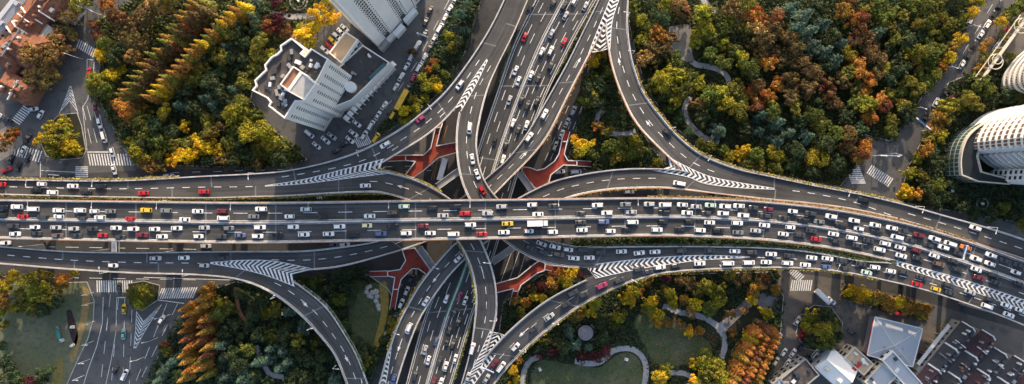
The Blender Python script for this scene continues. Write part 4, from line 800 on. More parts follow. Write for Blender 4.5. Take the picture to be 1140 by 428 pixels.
# lower centre
for x, y, r, c in ((586, 336, 7, 'orange'), (596, 330, 7, 'golden yellow'), (604, 332, 6, 'golden yellow'), (590, 320, 7, 'brown'), (604, 318, 7, 'dark red'), (614, 316, 7, 'amber'), (628, 308, 8, 'golden yellow'), (638, 302, 7, 'golden yellow'), (632, 316, 7, 'yellow-green'), (616, 324, 6, 'olive'), (580, 346, 6, 'olive'), (622, 304, 7, 'orange'), (612, 306, 6, 'rust-red'), (574, 334, 6, 'amber'), (572, 350, 5, 'dark green'), (646, 308, 5, 'dark red'),
                   (697, 330, 9, 'golden yellow'), (706, 325, 8, 'yellow-green'), (712, 324, 6, 'amber'), (702, 336, 7, 'golden yellow'), (722, 344, 9, 'yellow-green'), (730, 350, 9, 'golden yellow'), (724, 334, 8, 'golden yellow'), (732, 360, 7, 'amber'), (745, 328, 8, 'yellow-green'), (748, 336, 7, 'golden yellow'), (738, 322, 7, 'olive'), (768, 346, 8, 'tan'), (774, 338, 9, 'golden yellow'), (762, 334, 7, 'amber'), (756, 360, 7, 'tan'), (766, 370, 7, 'golden yellow'), (778, 368, 6, 'amber'), (744, 360, 5, 'amber'),
                   (790, 322, 10, 'yellow-green'), (798, 334, 10, 'yellow-green'), (782, 318, 9, 'olive'), (788, 342, 10, 'mid green'), (800, 320, 9, 'mid green'), (776, 326, 7, 'mid green'), (838, 324, 9, 'amber'), (844, 316, 8, 'tan'), (836, 334, 7, 'golden yellow'), (852, 348, 8, 'golden yellow'), (814, 372, 6, 'orange'), (814, 350, 6, 'tan'), (828, 346, 5, 'tan'),
                   (657, 346, 9, 'golden yellow'), (662, 338, 8, 'yellow-green'), (648, 350, 6, 'amber'), (690, 352, 8, 'yellow-green'), (686, 362, 7, 'mid green'), (636, 352, 5, 'olive'), (606, 378, 8, 'mid green'), (600, 388, 8, 'dark green'), (634, 372, 10, 'blue-green'), (626, 384, 10, 'dark green'), (642, 386, 9, 'blue-green'), (672, 376, 9, 'dark green'), (668, 360, 9, 'dark green'), (616, 392, 7, 'dark red'), (648, 398, 8, 'dark red'), (662, 396, 8, 'dark red'), (674, 392, 8, 'dark red'), (656, 388, 7, 'blue-green'), (600, 394, 6, 'dark red'),
                   (734, 418, 9, 'golden yellow'), (742, 412, 8, 'yellow-green'), (732, 428, 8, 'yellow-green'), (774, 404, 8, 'golden yellow'), (784, 400, 11, 'yellow-green'), (796, 406, 11, 'yellow-green'), (786, 414, 11, 'olive'), (800, 418, 10, 'yellow-green'), (772, 424, 8, 'golden yellow'), (790, 428, 9, 'yellow-green'), (572, 412, 6, 'golden yellow'), (574, 424, 6, 'golden yellow'), (578, 402, 5, 'amber'), (568, 430, 6, 'golden yellow'), (582, 396, 5, 'dark green'), (740, 308, 7, 'dark red'), (760, 312, 8, 'brown'), (720, 312, 7, 'amber'), (828, 308, 8, 'brown'), (820, 314, 7, 'brown'), (812, 306, 7, 'olive'), (850, 310, 7, 'rust-red'), (862, 322, 7, 'amber'), (768, 316, 8, 'brown'), (712, 314, 7, 'olive'), (864, 306, 6, 'mid green')):
    tree(x, y, r, c, 'se', 'cedar_tree' if c == 'blue-green' else 'broadleaf_tree')
for k in range(11):
    t = k / 10; tree(868 - 24 * t + RNG.uniform(-1, 1), 376 + 56 * t, 8.0, RNG.choice(('orange', 'amber', 'orange')), 'se', 'conifer_tree', 15)
for k in range(11):
    t = k / 10; tree(858 - 26 * t + RNG.uniform(-1, 1), 372 + 58 * t, 8.0, RNG.choice(('orange', 'orange', 'rust-red')), 'se', 'conifer_tree', 15)
for k in range(9):
    t = k / 8; tree(846 - 26 * t + RNG.uniform(-1, 1), 374 + 56 * t, 8.0, RNG.choice(('orange', 'amber', 'golden yellow')), 'se', 'conifer_tree', 14)
for x, y, r, c in ((948, 324, 8, 'golden yellow'), (958, 326, 9, 'golden yellow'), (966, 332, 8, 'yellow-green'), (954, 332, 7, 'amber'), (980, 330, 8, 'amber'), (988, 338, 8, 'amber'), (998, 336, 8, 'golden yellow'), (1006, 342, 9, 'amber'), (1018, 342, 9, 'amber'), (1028, 346, 8, 'amber'), (974, 336, 6, 'tan'), (1022, 350, 7, 'olive'), (992, 344, 6, 'tan')):
    tree(x, y, r, c, 'strip')
groups = {}
for x, y, z, c, k, r in TREES: groups.setdefault((z, c, k), []).append((x, y, r))
TK = {'evergreen_tree': 'tree', 'ginkgo_tree': 'tree', 'plane_tree': 'tree', 'maple_tree': 'tree', 'conifer_tree': 'pointed conifer', 'cedar_tree': 'spreading cedar'}
ADJ = {'golden yellow': 'golden-yellow', 'dark green': 'dark-green', 'mid green': 'fresh-green', 'dark red': 'wine-red'}
for (z, c, k), L in groups.items():
    L.sort(key=lambda q: (q[0], q[1]))
    for i, (x, y, r) in enumerate(L):
        a = ADJ.get(c, c)
        lab = f'the only {a} {TK[k]} {ZONE[z]}' if len(L) == 1 else f'{ordinal(i + 1)} {a} {TK[k]} from the left {ZONE[z]}'
        tag(r, lab, 'tree', f'{TK[k]}s {ZONE[z]}')

# low undergrowth: one uncountable mass per park
def undergrowth(zone, dens, cols, avoid=(), size=0.5, hmax=1.6):
    poly = PARKS[zone]; rs = np.random.RandomState(len(poly) * 7); xs = [p[0] for p in poly]; ys = [p[1] for p in poly]
    area = (max(xs) - min(xs)) * (max(ys) - min(ys)); C = []; T = []
    n = int(area * dens)
    for _ in range(n):
        x = rs.uniform(min(xs), max(xs)); y = rs.uniform(min(ys), max(ys))
        if not in_poly(x, y, poly) or any(in_poly(x, y, a) for a in avoid) or on_path(x, y, 4.5): continue
        p = P(x, y); m = rs.randint(4, 9); h = rs.uniform(0.3, hmax); tn = rs.uniform(0.1, 0.9); hu = rs.uniform(0, 1)
        for _k in range(m):
            C.append((p.x + rs.normal(0, 0.6), p.y + rs.normal(0, 0.6), 0.15 + h * rs.uniform(0.3, 1))); T.append((min(1, max(0, tn + rs.normal(0, 0.15))), hu, 0))
    C = np.array(C); N = np.tile(np.array([0, 0, 1.0]), (len(C), 1))
    o = link('undergrowth', leafmesh('undergrowth', leafquads(C, N, size, rs, 0.6), np.array(T))); o.color = (*cols, 1); o['kind'] = 'stuff'
    return o
LAWNS = [[(588, 432), (592, 410), (604, 399), (650, 403), (686, 386), (716, 392), (722, 432)], [(700, 350), (728, 343), (800, 372), (792, 405), (728, 410)], [(795, 355), (838, 325), (868, 330), (850, 352), (815, 375)], [(742, 26), (774, 26), (776, 74), (742, 64)], [(386, 316), (434, 312), (436, 340), (426, 392), (388, 372)]]
undergrowth('nw', 0.22, (0.07, 0.085, 0.025)); undergrowth('ne', 0.20, (0.06, 0.075, 0.025), LAWNS); undergrowth('sw', 0.22, (0.040, 0.070, 0.035), LAWNS); undergrowth('se', 0.20, (0.055, 0.075, 0.03), LAWNS)
undergrowth('ne_in', 0.25, (0.06, 0.08, 0.025)); undergrowth('verge', 0.25, (0.06, 0.09, 0.04)); undergrowth('e', 0.16, (0.05, 0.075, 0.03)); undergrowth('strip', 0.3, (0.10, 0.08, 0.03)); undergrowth('median', 0.35, (0.050, 0.075, 0.025), hmax=2.2); undergrowth('median2', 0.3, (0.06, 0.075, 0.025), hmax=2.0)

# planter hedges hung along the outside of some parapets
def hedge(k, t, a, b, col, out=0.5, dens=2.6):
    r = R_[k]; d0, d1 = sorted((dd(k, *a), dd(k, *b))); rs = np.random.RandomState(int(d0 * 7) + 3); n = int((d1 - d0) * dens * 3); C = []; T = []
    for _ in range(n):
        d = rs.uniform(d0, d1); p = r.at(d, t); q = r.at(d, 1 - t); u = (p - q); u.z = 0; u.normalize(); p = p + u * (out + rs.normal(0, 0.28))
        C.append((p.x, p.y, p.z + 0.55 + rs.uniform(-0.2, 0.6))); T.append((rs.uniform(0, 1), rs.uniform(0, 1), 0))
    C = np.array(C); N = np.tile(np.array([0, 0.2, 1.0]), (n, 1)); o = link('planter_hedge', leafmesh('planter_hedge', leafquads(C, N, 0.36, rs, 0.7), np.array(T)), DECK[k]); o.color = (*col, 1); o['kind'] = 'stuff'
    wall_along('planter_trough', r, t, 'mid', DECK[k], M['girder'], 0.8, 0.35, d0, d1, inset=-0.42)
def litter(poly, n, col):
    rs = np.random.RandomState(n); xs = [p[0] for p in poly]; ys = [p[1] for p in poly]; C = []
    while len(C) < n:
        x, y = rs.uniform(min(xs), max(xs)), rs.uniform(min(ys), max(ys))
        if in_poly(x, y, poly): p = P(x, y); C.append((p.x, p.y, .19))
    C = np.array(C); o = link('fallen_leaves', leafmesh('fallen_leaves', leafquads(C, np.tile(np.array([0, 0, 1.0]), (n, 1)), 0.17, rs, .15), rs.uniform(0, 1, (n, 3)))); o.color = (*col, 1); o['kind'] = 'stuff'
litter(PARKS['field'], 1500, (.22, .17, .06)); litter([(588, 432), (592, 410), (604, 399), (650, 403), (686, 386), (716, 392), (722, 432)], 900, (.25, .18, .05)); litter([(700, 350), (728, 343), (800, 372), (792, 405), (728, 410)], 1400, (.34, .20, .04)); litter([(386, 316), (434, 312), (436, 340), (426, 392), (388, 372)], 500, (.25, .2, .05))
GY = (0.30, 0.24, 0.04); GG = (0.09, 0.13, 0.03)
hedge('south_to_west', 0, (-5, 204), (200, 202), GY); hedge('north_to_west', 0, (-5, 212), (440, 208), (0.20, 0.19, 0.04)); hedge('east_to_north', 0, (705, 70), (1000, 236), GY); hedge('main', 1, (640, 244), (985, 270), (0.09, 0.10, 0.03)); hedge('main', 0, (720, 242), (1080, 285), (0.24, 0.17, 0.04))
hedge('north_to_east', 1, (560, 400), (980, 305), GY); hedge('south_to_east', 1, (640, 284), (980, 300), (0.08, 0.11, 0.03)); hedge('west_to_south', 0, (330, 320), (400, 410), GG); hedge('east_to_south', 0, (480, 305), (440, 390), GY); hedge('ns', 1, (510, 360), (480, 428), (0.20, 0.22, 0.04)); hedge('ns', 0, (585, 20), (560, 80), GG); hedge('ns', 1, (640, 10), (600, 90), (0.14, 0.14, 0.04)); hedge('east_to_south', 1, (745, 200), (640, 206), (0.28, 0.20, 0.04)); hedge('north_to_west', 1, (480, 214), (418, 200), GY)
hedge('north_to_west', 0, (528, 270), (540, 340), GY); hedge('west_to_north', 1, (590, 165), (650, 60), (0.30, 0.18, 0.05))

# ------------------------------------------------------------------ vehicles
def loft_body(L, W, zs, hw=None):
    """zs: (x fraction, top height, width fraction) stations from tail to nose"""
    v = []; f = []
    for xf, zt, wf in zs:
        x = xf * L; h = W / 2 * wf
        v += [(x, -h * .9, .22), (x, -h, .5), (x, -h * .96, zt - .10), (x, -h * .78, zt), (x, h * .78, zt), (x, h * .96, zt - .10), (x, h, .5), (x, h * .9, .22)]
    n = len(zs)
    for i in range(n - 1):
        for k in range(8):
            a = i * 8 + k; b = i * 8 + (k + 1) % 8; f.append((a, a + 8, b + 8, b))
    f.append(tuple(range(8))); f.append(tuple(range((n - 1) * 8, n * 8))[::-1])
    return v, f

def inset_panel(q, s, off):
    q = [Vector(a) for a in q]; c = sum(q, Vector()) / 4; nrm = (q[1] - q[0]).cross(q[2] - q[0]).normalized()
    if nrm.dot(c - Vector((0, 0, 0.6))) < 0: nrm = -nrm
    return [c + (a - c) * s + nrm * off for a in q]

def car_meshes(kind):
    L, W, Ht, belt, xb0, xb1, xr0, xr1, zs = {
     'sedan': (4.6, 1.86, 1.46, .92, -.40, .24, -.24, .05, [(-.5, .72, .72), (-.485, .86, .86), (-.44, .95, .95), (-.2, .97, 1), (.2, .95, 1), (.26, .92, .99), (.44, .80, .93), (.485, .70, .82), (.5, .58, .68)]),
     'hatchback': (4.15, 1.80, 1.54, .96, -.485, .25, -.40, .05, [(-.5, .80, .78), (-.485, .94, .90), (-.44, .98, .96), (-.2, .99, 1), (.2, .97, 1), (.27, .94, .99), (.44, .82, .92), (.485, .70, .82), (.5, .58, .68)]),
     'suv': (4.7, 1.92, 1.72, 1.06, -.485, .24, -.41, .06, [(-.5, .86, .80), (-.485, 1.02, .92), (-.44, 1.08, .97), (-.2, 1.09, 1), (.2, 1.07, 1), (.26, 1.05, .99), (.44, .95, .94), (.485, .84, .85), (.5, .66, .72)]),
     'van': (5.0, 1.94, 1.92, 1.12, -.495, .36, -.45, .22, [(-.5, 1.0, .88), (-.49, 1.1, .95), (-.44, 1.14, .98), (-.2, 1.14, 1), (.2, 1.12, 1), (.34, 1.08, .99), (.45, .95, .94), (.485, .84, .86), (.5, .66, .74)])}[kind]
    v, f = loft_body(L, W, zs); mb = MB(); mb.add(v, f)
    hb, hr = W / 2 * .90, W / 2 * .70
    B = [(xb0 * L, -hb, belt - .03), (xb1 * L, -hb, belt - .03), (xb1 * L, hb, belt - .03), (xb0 * L, hb, belt - .03)]
    T = [(xr0 * L, -hr, Ht - .05), (xr1 * L, -hr, Ht - .05), (xr1 * L, hr, Ht - .05), (xr0 * L, hr, Ht - .05)]
    k = .90; T2 = [((xr0 + (1 - k) * (xr1 - xr0) * .3) * L, -hr * k, Ht), ((xr1 - (1 - k) * (xr1 - xr0) * .5) * L, -hr * k, Ht), ((xr1 - (1 - k) * (xr1 - xr0) * .5) * L, hr * k, Ht), ((xr0 + (1 - k) * (xr1 - xr0) * .3) * L, hr * k, Ht)]
    mb.add(B + T + T2, [(0, 1, 5, 4), (1, 2, 6, 5), (2, 3, 7, 6), (3, 0, 4, 7), (4, 5, 9, 8), (5, 6, 10, 9), (6, 7, 11, 10), (7, 4, 8, 11), (8, 9, 10, 11)])
    # bumpers and mirrors
    for sy in (-1, 1): mb.box(((xb1 - .05) * L, sy * (W / 2 + .05), belt), (.18, .2, .14))
    out = {'body': mesh('body', mb.v, mb.f, M['car'])}
    out['windscreen'] = mesh('windscreen', inset_panel([B[1], B[2], T[2], T[1]], .93, .015), [(0, 1, 2, 3)], M['glass'])
    out['rear_window'] = mesh('rear_window', inset_panel([B[3], B[0], T[0], T[3]], .86, .015), [(0, 1, 2, 3)], M['glass'])
    for sgn, q in ((-1, [B[0], B[1], T[1], T[0]]), (1, [B[2], B[3], T[3], T[2]])):
        out['side_window' + ('' if sgn < 0 else ' ')] = mesh('side_window', inset_panel(q, .88, .012), [(0, 1, 2, 3)], M['glass'])
    mb = MB(); mb.cyl((0, -.11, 0), (0, .11, 0), .33, n=10); wm = mesh('wheel', mb.v, mb.f, M['tyre'])
    mb = MB(); mb.box((0, 0, 0), (.06, .34, .14)); hl = mesh('headlight', mb.v, mb.f, M['lampclear']); tl = mesh('tail_light', mb.v, mb.f, M['lampred'])
    return out, wm, L, W, hl, tl
CARM = {k: car_meshes(k) for k in ('sedan', 'hatchback', 'suv', 'van')}
CCOL = {'white': (.78, .78, .78), 'silver': (.46, .47, .48), 'grey': (.20, .20, .205), 'black': (.016, .016, .018), 'red': (.50, .015, .02), 'dark red': (.17, .02, .035), 'yellow': (.75, .48, .03), 'blue': (.10, .14, .28), 'pale green': (.55, .70, .60), 'pink': (.36, .04, .12), 'brown': (.16, .11, .08), 'orange': (.65, .20, .05), 'teal': (.22, .50, .46), 'cream': (.75, .66, .40), 'charcoal': (.05, .052, .056)}
CARS = []   # (px, py, place phrase, colour, kind, root)
def place(root, x, y, h, yaw, pitch=0.0):
    p = P(x, y, h); root.location = (p.x, p.y, h + 0.03); root.rotation_euler = (0, -pitch, yaw)

def car(x, y, colour, kind, h, yaw, place_phrase, pitch=0.0):
    root = thing(kind); 
    if kind in ('bus', 'box_truck'):
        big_vehicle(root, kind, colour)
    else:
        ms, wm, L, W, hl, tl = CARM[kind]; j = RNG.uniform(.93, 1.05); c = CCOL[colour]
        for nm, me in ms.items():
            o = link(nm.strip(), me, root)
            if nm == 'body': o.color = (min(1, c[0] * j), min(1, c[1] * j), min(1, c[2] * j), 1)
        for sx in (-.30, .31):
            for sy in (-1, 1):
                o = link('wheel', wm, root); o.location = (sx * L, sy * (W / 2 - .13), .33)
        sc = RNG.uniform(.92, 1.0) if 'lower highway' in place_phrase else RNG.uniform(1.0, 1.08); root.scale = (sc, sc, sc)
    place(root, x, y, h, yaw, pitch); CARS.append((x, y, place_phrase, colour, kind, root))

def big_vehicle(root, kind, colour):
    c = CCOL[colour]; L, W, Ht = (10.5, 2.5, 3.1) if kind == 'bus' else (9.0, 2.4, 3.3)
    if kind == 'bus':
        mb = MB(); mb.box((0, 0, 1.65), (L, W, 2.6)); mb.box((0, 0, 3.02), (L - .3, W - .3, .14))
        for xx in (-2.6, 1.6): mb.box((xx, 0, 3.18), (1.6, 1.3, .2))
        o = mb.build('body', M['car'], root); o.color = (*c, 1)
        MB().box((L / 2 + .01, 0, 2.0), (.04, W - .3, 1.3)).build('windscreen', M['glass'], root)
        for sy in (-1, 1): MB().box((-.2, sy * (W / 2 + .01), 2.1), (L - 1.6, .04, .9)).build('side_window', M['glass'], root)
    else:
        o = MB().box((-1.0, 0, 2.1), (6.6, W, 2.5)).build('cargo_box', M['car'], root); o.color = (.80, .80, .79, 1)
        mb = MB(); mb.box((3.55, 0, 1.45), (1.9, W - .15, 1.9), taper=.92); o = mb.build('cab', M['car'], root); o.color = (*c, 1)
        MB().box((-.1, 0, .72), (8.6, 1.1, .26)).build('chassis', M['darkmetal'], root)
        MB().box((4.47, 0, 1.75), (.04, W - .5, .75)).build('windscreen', M['glass'], root)
    for sx in (-.33, .33):
        for sy in (-1, 1):
            mb = MB(); mb.cyl((sx * L, sy * (W / 2 - .3), .5), (sx * L, sy * (W / 2 - .02), .5), .5, n=10); mb.build('wheel', M['tyre'], root)

CODE = {'w': 'white', 's': 'silver', 'g': 'grey', 'b': 'black', 'r': 'red', 'd': 'dark red', 'y': 'yellow', 'u': 'blue', 'n': 'pale green', 'p': 'pink', 'o': 'brown', 'O': 'orange', 't': 'teal', 'c': 'cream', 'k': 'charcoal'}
def parse(txt):
    out = []
    for tok in txt.split():
        x, y, c = tok.split(','); out.append((float(x), float(y), CODE[c[0]], c[1:]))
    return out
KK = {'v': 'van', 'h': 'hatchback', 'S': 'suv', 'T': 'box_truck', 'B': 'bus'}
def traffic(road, sgn, phrase, txt, ox=0.0, oy=0.0, sc=1.0):
    for x, y, c, kd in parse(txt):
        x = ox + x / sc; y = oy + y / sc
        kind = KK[kd] if kd else RNG.choices(('sedan', 'suv', 'hatchback'), (6, 3, 2))[0]
        _, h, t = R_[road].nearest(x, y); t = t * sgn
        car(x, y, c, kind, h, math.atan2(t.y, t.x) + RNG.uniform(-.02, .02), phrase, math.asin(max(-1, min(1, t.z))))
def parked(phrase, txt, ang, ox=0.0, oy=0.0, sc=1.0, h=0.06):
    """ang: heading in degrees as seen in the picture, counter-clockwise from right"""
    for x, y, c, kd in parse(txt):
        x = ox + x / sc; y = oy + y / sc
        car(x, y, c, KK[kd] if kd else RNG.choices(('sedan', 'suv', 'hatchback'), (6, 3, 2))[0], h, math.radians(ang + RNG.uniform(-3, 3)), phrase)

L1, L2, L3, L4 = ['in the %s lane of the main deck' % q for q in ('topmost', 'second', 'third', 'bottom')]
traffic('main', -1, L1, '15,125,b 80,122,w 152,132,wv 265,138,w 360,138,w 424,142,wh 495,142,g 655,137,y 743,139,gS 883,142,w 992,141,d', 0, 200, 4)
traffic('main', -1, L2, '12,160,b 106,166,r 195,168,k 266,165,wh 370,173,k 449,169,w 583,176,r 826,178,w 997,172,wv 1132,165,g', 0, 200, 4)
traffic('main', 1, L3, '65,207,k 161,212,w 253,214,s 333,219,s 415,220,k 521,216,w 598,220,w 692,221,w 790,217,w 913,215,s 1022,217,g', 0, 200, 4)
traffic('main', 1, L4, '72,242,w 165,240,k 262,250,o 345,250,k 460,248,r 540,257,k 637,247,d 725,254,w 887,253,w 988,254,k 1073,248,u 1150,252,w', 0, 200, 4)
traffic('main', -1, L1, '25,132,w 224,133,sS 660,120,n 785,127,b 888,121,b 1094,121,s', 285, 200, 4)
traffic('main', -1, L2, '151,165,w 294,165,b 507,163,w 610,146,oS 833,161,s 933,151,r 1033,151,s', 285, 200, 4)
traffic('main', 1, L3, '20,213,w 168,211,w 373,209,w 495,205,c 611,207,b 745,207,d 955,202,w 1120,197,y', 285, 200, 4)
traffic('main', 1, L4, '98,246,b 215,245,w 325,242,w 435,245,b 557,241,u 669,239,w 777,239,w 880,243,wv 1006,243,r 1104,235,w', 285, 200, 4)
traffic('main', -1, L1, '90,113,w 185,118,k 380,115,wS 505,112,g 610,110,s 680,113,wv 757,113,w 818,121,s 882,115,n 947,120,w 1008,118,w 1073,126,k 1139,133,d', 570, 200, 4)
traffic('main', -1, L2, '115,155,w 305,151,k 422,149,w 530,145,s 677,147,b 778,149,w 864,150,k 938,151,w 1028,160,wS 1125,162,k', 570, 200, 4)
traffic('main', 1, L3, '112,195,wT 305,191,k 406,188,u 536,190,wv 671,188,b 789,188,b 878,192,w 1000,194,w 1122,204,w', 570, 200, 4)
traffic('main', 1, L4, '75,230,w 181,234,wh 311,225,w 438,230,w 510,221,b 644,224,w 746,221,b 835,226,w 916,228,b 1004,236,g 1083,228,s', 570, 200, 4)
traffic('main', -1, L1, '108,142,w 186,152,k 278,165,w 380,183,w 474,203,w 548,216,w 597,230,k 668,248,d 737,264,w 806,286,wv 876,303,O 988,337,w 1050,362,k 1112,382,k', 855, 200, 4)
traffic('main', -1, L2, '67,172,k 155,183,b 224,188,g 320,209,b 401,219,w 480,237,b 570,257,wv 630,272,k 710,292,k 776,302,w 842,328,k 920,353,w 984,375,w 1098,413,w', 855, 200, 4)
traffic('main', 1, L3, '97,213,w 190,229,k 289,243,w 370,260,w 444,273,k 519,286,w 586,303,w 656,315,d 737,340,w 820,362,k 923,400,w 1002,426,k 1114,464,k', 855, 200, 4)
traffic('main', 1, L4, '66,243,w 138,247,k 211,265,r 299,275,k 397,295,k 494,312,w 590,340,w 663,351,k 757,377,o 838,402,k 934,438,d 1010,460,k', 855, 200, 4)
E1, E2 = 'in the upper lane of the lower-right slip road', 'in the lower lane of the lower-right slip road'
traffic('south_to_east', 1, E1, '588.7,275,k 603,271.5,s 618,275,w 632.5,278,w 648.7,278,k 605,281,k 622,283,o 668,281,k 691.7,280,w 711.5,281.7,w 729,280.5,w 757.7,279,k 790,279,k 817.7,279.7,w 836,281,k 858,283,w 878,285,k 903,287,w 920.5,288,w 936.5,290.5,k 957.7,294,k 973.5,297.7,w 991,302,w 1005,303,k 1025,309,k 1054,317,k 1079,325,s 1101,333.5,k 1119.4,340,w 1135,345.5,w')
traffic('south_to_east', 1, 'beside the long chevrons on the lower-right slip road', '639,287.5,w 656,287,w')
traffic('north_to_east', 1, E2, '711,299.5,k 721,302.5,k 734.5,297.5,wS 752,295.7,k 778.7,293.5,w 810,293.2,wv 833,292.5,wv 852.5,292,w 876,293,w 896,295,w 918.5,297,u 941,299.5,k 964,303.5,n 1019.7,316.5,r 1041,322,y 1057,326.5,k 1098,341,wv 1122,350.5,w')
traffic('north_to_east', 1, 'on the curved ramp at lower centre', '689.6,312,k 670,318,p 650,328,k 638,326,k 630,338.7,k 611.6,352.8,s 594,366,k 574,386,w 558,408,wv 550,405,d 541.7,421.5,s')
traffic('south_to_west', 1, 'in the upper lane of the upper-left slip road', '47.5,205.2,w 82,207.5,w 113,208,b 2,205.5,r')
traffic('north_to_west', 1, 'in the lower lane of the upper-left slip road', '41,212,b 59.5,214.5,w 96.7,214.7,b 160.5,215.2,r 227.5,213.8,r 407,207,w')
traffic('south_to_west', 1, 'on the curved ramp at upper left', '429,161.5,w 468,133,p 512,95,wS')
traffic('south_to_east', 1, 'on the ramp dropping into the top of the crossing', '523,143.5,wv 526,177.5,w 531.5,194.5,w 537,212,r')
traffic('west_to_north', 1, 'on the ramp rising to the top edge', '606,127.5,w 589,153,wS')
traffic('east_to_north', 1, 'on the upper-right curved ramp', '742.5,148,b 961,223,b 1084.5,254,w')
traffic('east_to_south', 1, 'on the ramp right of the crossing under the chevrons', '756,204.7,wv')
traffic('west_to_north', 1, 'in the upper lane of the lower-left slip road', '174,287.5,s 205.5,287,w 250,287,k')
traffic('west_to_south', 1, 'in the lower lane of the lower-left slip road', '127,295.5,w 228,295.5,s')
traffic('north_to_west', 1, 'on the ramp leaving the bottom edge upward', '526,387.6,wv 521,420,s')
traffic('east_to_south', 1, 'on the ramp dropping to the bottom edge', '510.6,287.7,w 474.4,335.3,w 455.5,365.5,wv 438.5,422,u')
traffic('ns', 1, 'on the southbound side of the lower highway, top half', '584,42,r 574,79,w 577,90.5,w 550.5,157,k 589,12,k 567,112,s')
traffic('ns', -1, 'on the northbound side of the lower highway, top half', '616,4,k 627.5,7,k 639.5,1,w 651.5,7.5,s 629.5,18,s 614,38,s 628,47.5,r 603,58,w 613,57,w 613,73,k 591,84.5,w 599,88,k 580.5,111,k 597.5,113,k 587,117.5,k 571,137.5,w 577,144.5,k 586,140,w 563,161,k 560,178,w')
traffic('ns', 1, 'on the southbound side of the lower highway, bottom half', '497,332.5,w 485.7,380,u 473.6,389.6,s 477,401,w 462,418,k')
traffic('ns', -1, 'on the northbound side of the lower highway, bottom half', '511.8,330,p 518,334.7,w 506.4,348,k 510.6,358.5,k 500.7,366.4,k 497.5,380.5,b 504.4,382.8,k 489.7,401.7,k 496.5,408,w 507,399.5,w 483,425,d 491,426,w')
NWS = 'on the street corner at upper left'
parked(NWS, '38,122,w', 12); parked(NWS, '46.5,128,w 32,154,k 27,168,w', 60); parked(NWS, '32,176,b 13.5,178,b 22,185.5,b', 70); parked(NWS, '9,189.5,r', 25); parked(NWS, '9,133,k -2,127,w 14,146,k', 150)
parked('on the dashed street above the wide zebra crossing', '107.5,122,d 112,137.5,wS 117,153,wv 126,170,w 128,189,w', -75); parked('by the ramp above the yellow trees', '189,196,w', 2); parked('parked by the narrow zebra crossing', '100,81,r', 80)
parked('parked in the row beside the tan roof', '362,56,w 366.5,51,r 371,46,y 375.5,41,w 380,36.5,w 384,32,s', -40)
KR = 'along the kerb of the tower street'
parked(KR, '507,0,w 501,10.5,w 495.5,21,w 490,32,wv 484,43,w 478.5,54,k 473,64.5,w 467,75.5,wv 461,86.5,p 455,97.5,k', 60)
parked('in the middle row of the tower street', '465,51,w 459,63,wv 453,74.5,w 447,86,w 441,97.5,w 428,118,w 421,129,w 413.5,140,wv 406,151,w', 58)
parked('by the arcade of the white tower', '397.5,138,w 394,149,w 390,156,w 363,156.5,w 353,162.5,w 345,149.5,wv 370,152,s', -40); parked('by the arcade of the white tower', '385,160,b 375,168,b', 30); parked('under the top tower', '479,12,k 474,25,k 473,39,k', 70)
parked('beside the yellow bushes on the tower street', '448,112,yB', 60); parked('beside the yellow bushes on the tower street', '438,128,yv 419,154,yv', 58)
parked('on the street below the red footbridge', '493,189,wB', 73)
parked('between the slip road and the main deck', '358.7,219.8,w 187,223.3,w 700,213.5,wS 339,220.3,k', 0); parked('in the gap below the main deck', '384,272.5,w 372,272.5,u 7.5,270.5,w 50,271.5,k 230,274,s', 0); parked('in the gap below the main deck', '131,276,wB', 88)
parked('under the upper-right ramp', '641,191.5,wv 623,191.5,w', 5); parked('on the dashed street beside the red footbridge', '638,124,s 631,137,s 625,150,w 618,163,s', 65)
NEK = 'along the kerb of the upper-right street'
parked(NEK, '1112,6,k 1105,17,k 1098,28,w 1091,39,w 1084,50,k 1077,61,k 1070,72,w', 58); parked('driving on the upper-right street', '1079,23,w 1051,103,k 1059,107,d 1041,114.5,w 1029,131,k', 60); parked('beside the curved flats', '1058,209.5,w', 88); parked('beside the ringed pergola', '1121,34,r 1108,53,w 1114.5,43.5,s', 55)
SWS = 'on the lower-left street'
parked(SWS, '139,344,y 138.5,372,t 134,320,k', 89); parked(SWS, '129.5,411,k 140,417,wv', 62); parked(SWS, '181,355.6,wh', 55)
SES = 'on the dusty lower-right street'
parked(SES, '914,330,wT', -45); parked(SES, '925,335,w 948,370.6,k', -40); parked(SES, '892,372,r 891,385.6,b 882,393,w 876,404.5,w 872,392,w 863,402,c 866,376,w 896,344,k 887,357,s 898,398,k 928,381,r', 55); parked('beside the low grey roofs at lower right', '907,394,wv', 50); parked('in front of the grey hipped roof', '999,349,r', -12)
parked('on the street left of the bottom ramp', '447,338,w 440,352,k 429,374,s 453,324,w 458,310,k', 68)
cg = {}
for c in CARS: cg.setdefault((c[2], c[3], c[4]), []).append(c)
KN = {'box_truck': 'box truck', 'suv': 'SUV'}
for (ph, col, kd), L in cg.items():
    L.sort(key=lambda q: (q[0], -q[1]))
    for i, c in enumerate(L):
        kn = KN.get(kd, kd); lab = f'the only {col} {kn} {ph}' if len(L) == 1 else f'{ordinal(i + 1)} {col} {kn} from the left {ph}'
        tag(c[5], lab, {'box_truck': 'truck', 'bus': 'bus', 'van': 'van'}.get(kd, 'car'), 'vehicles ' + ph)

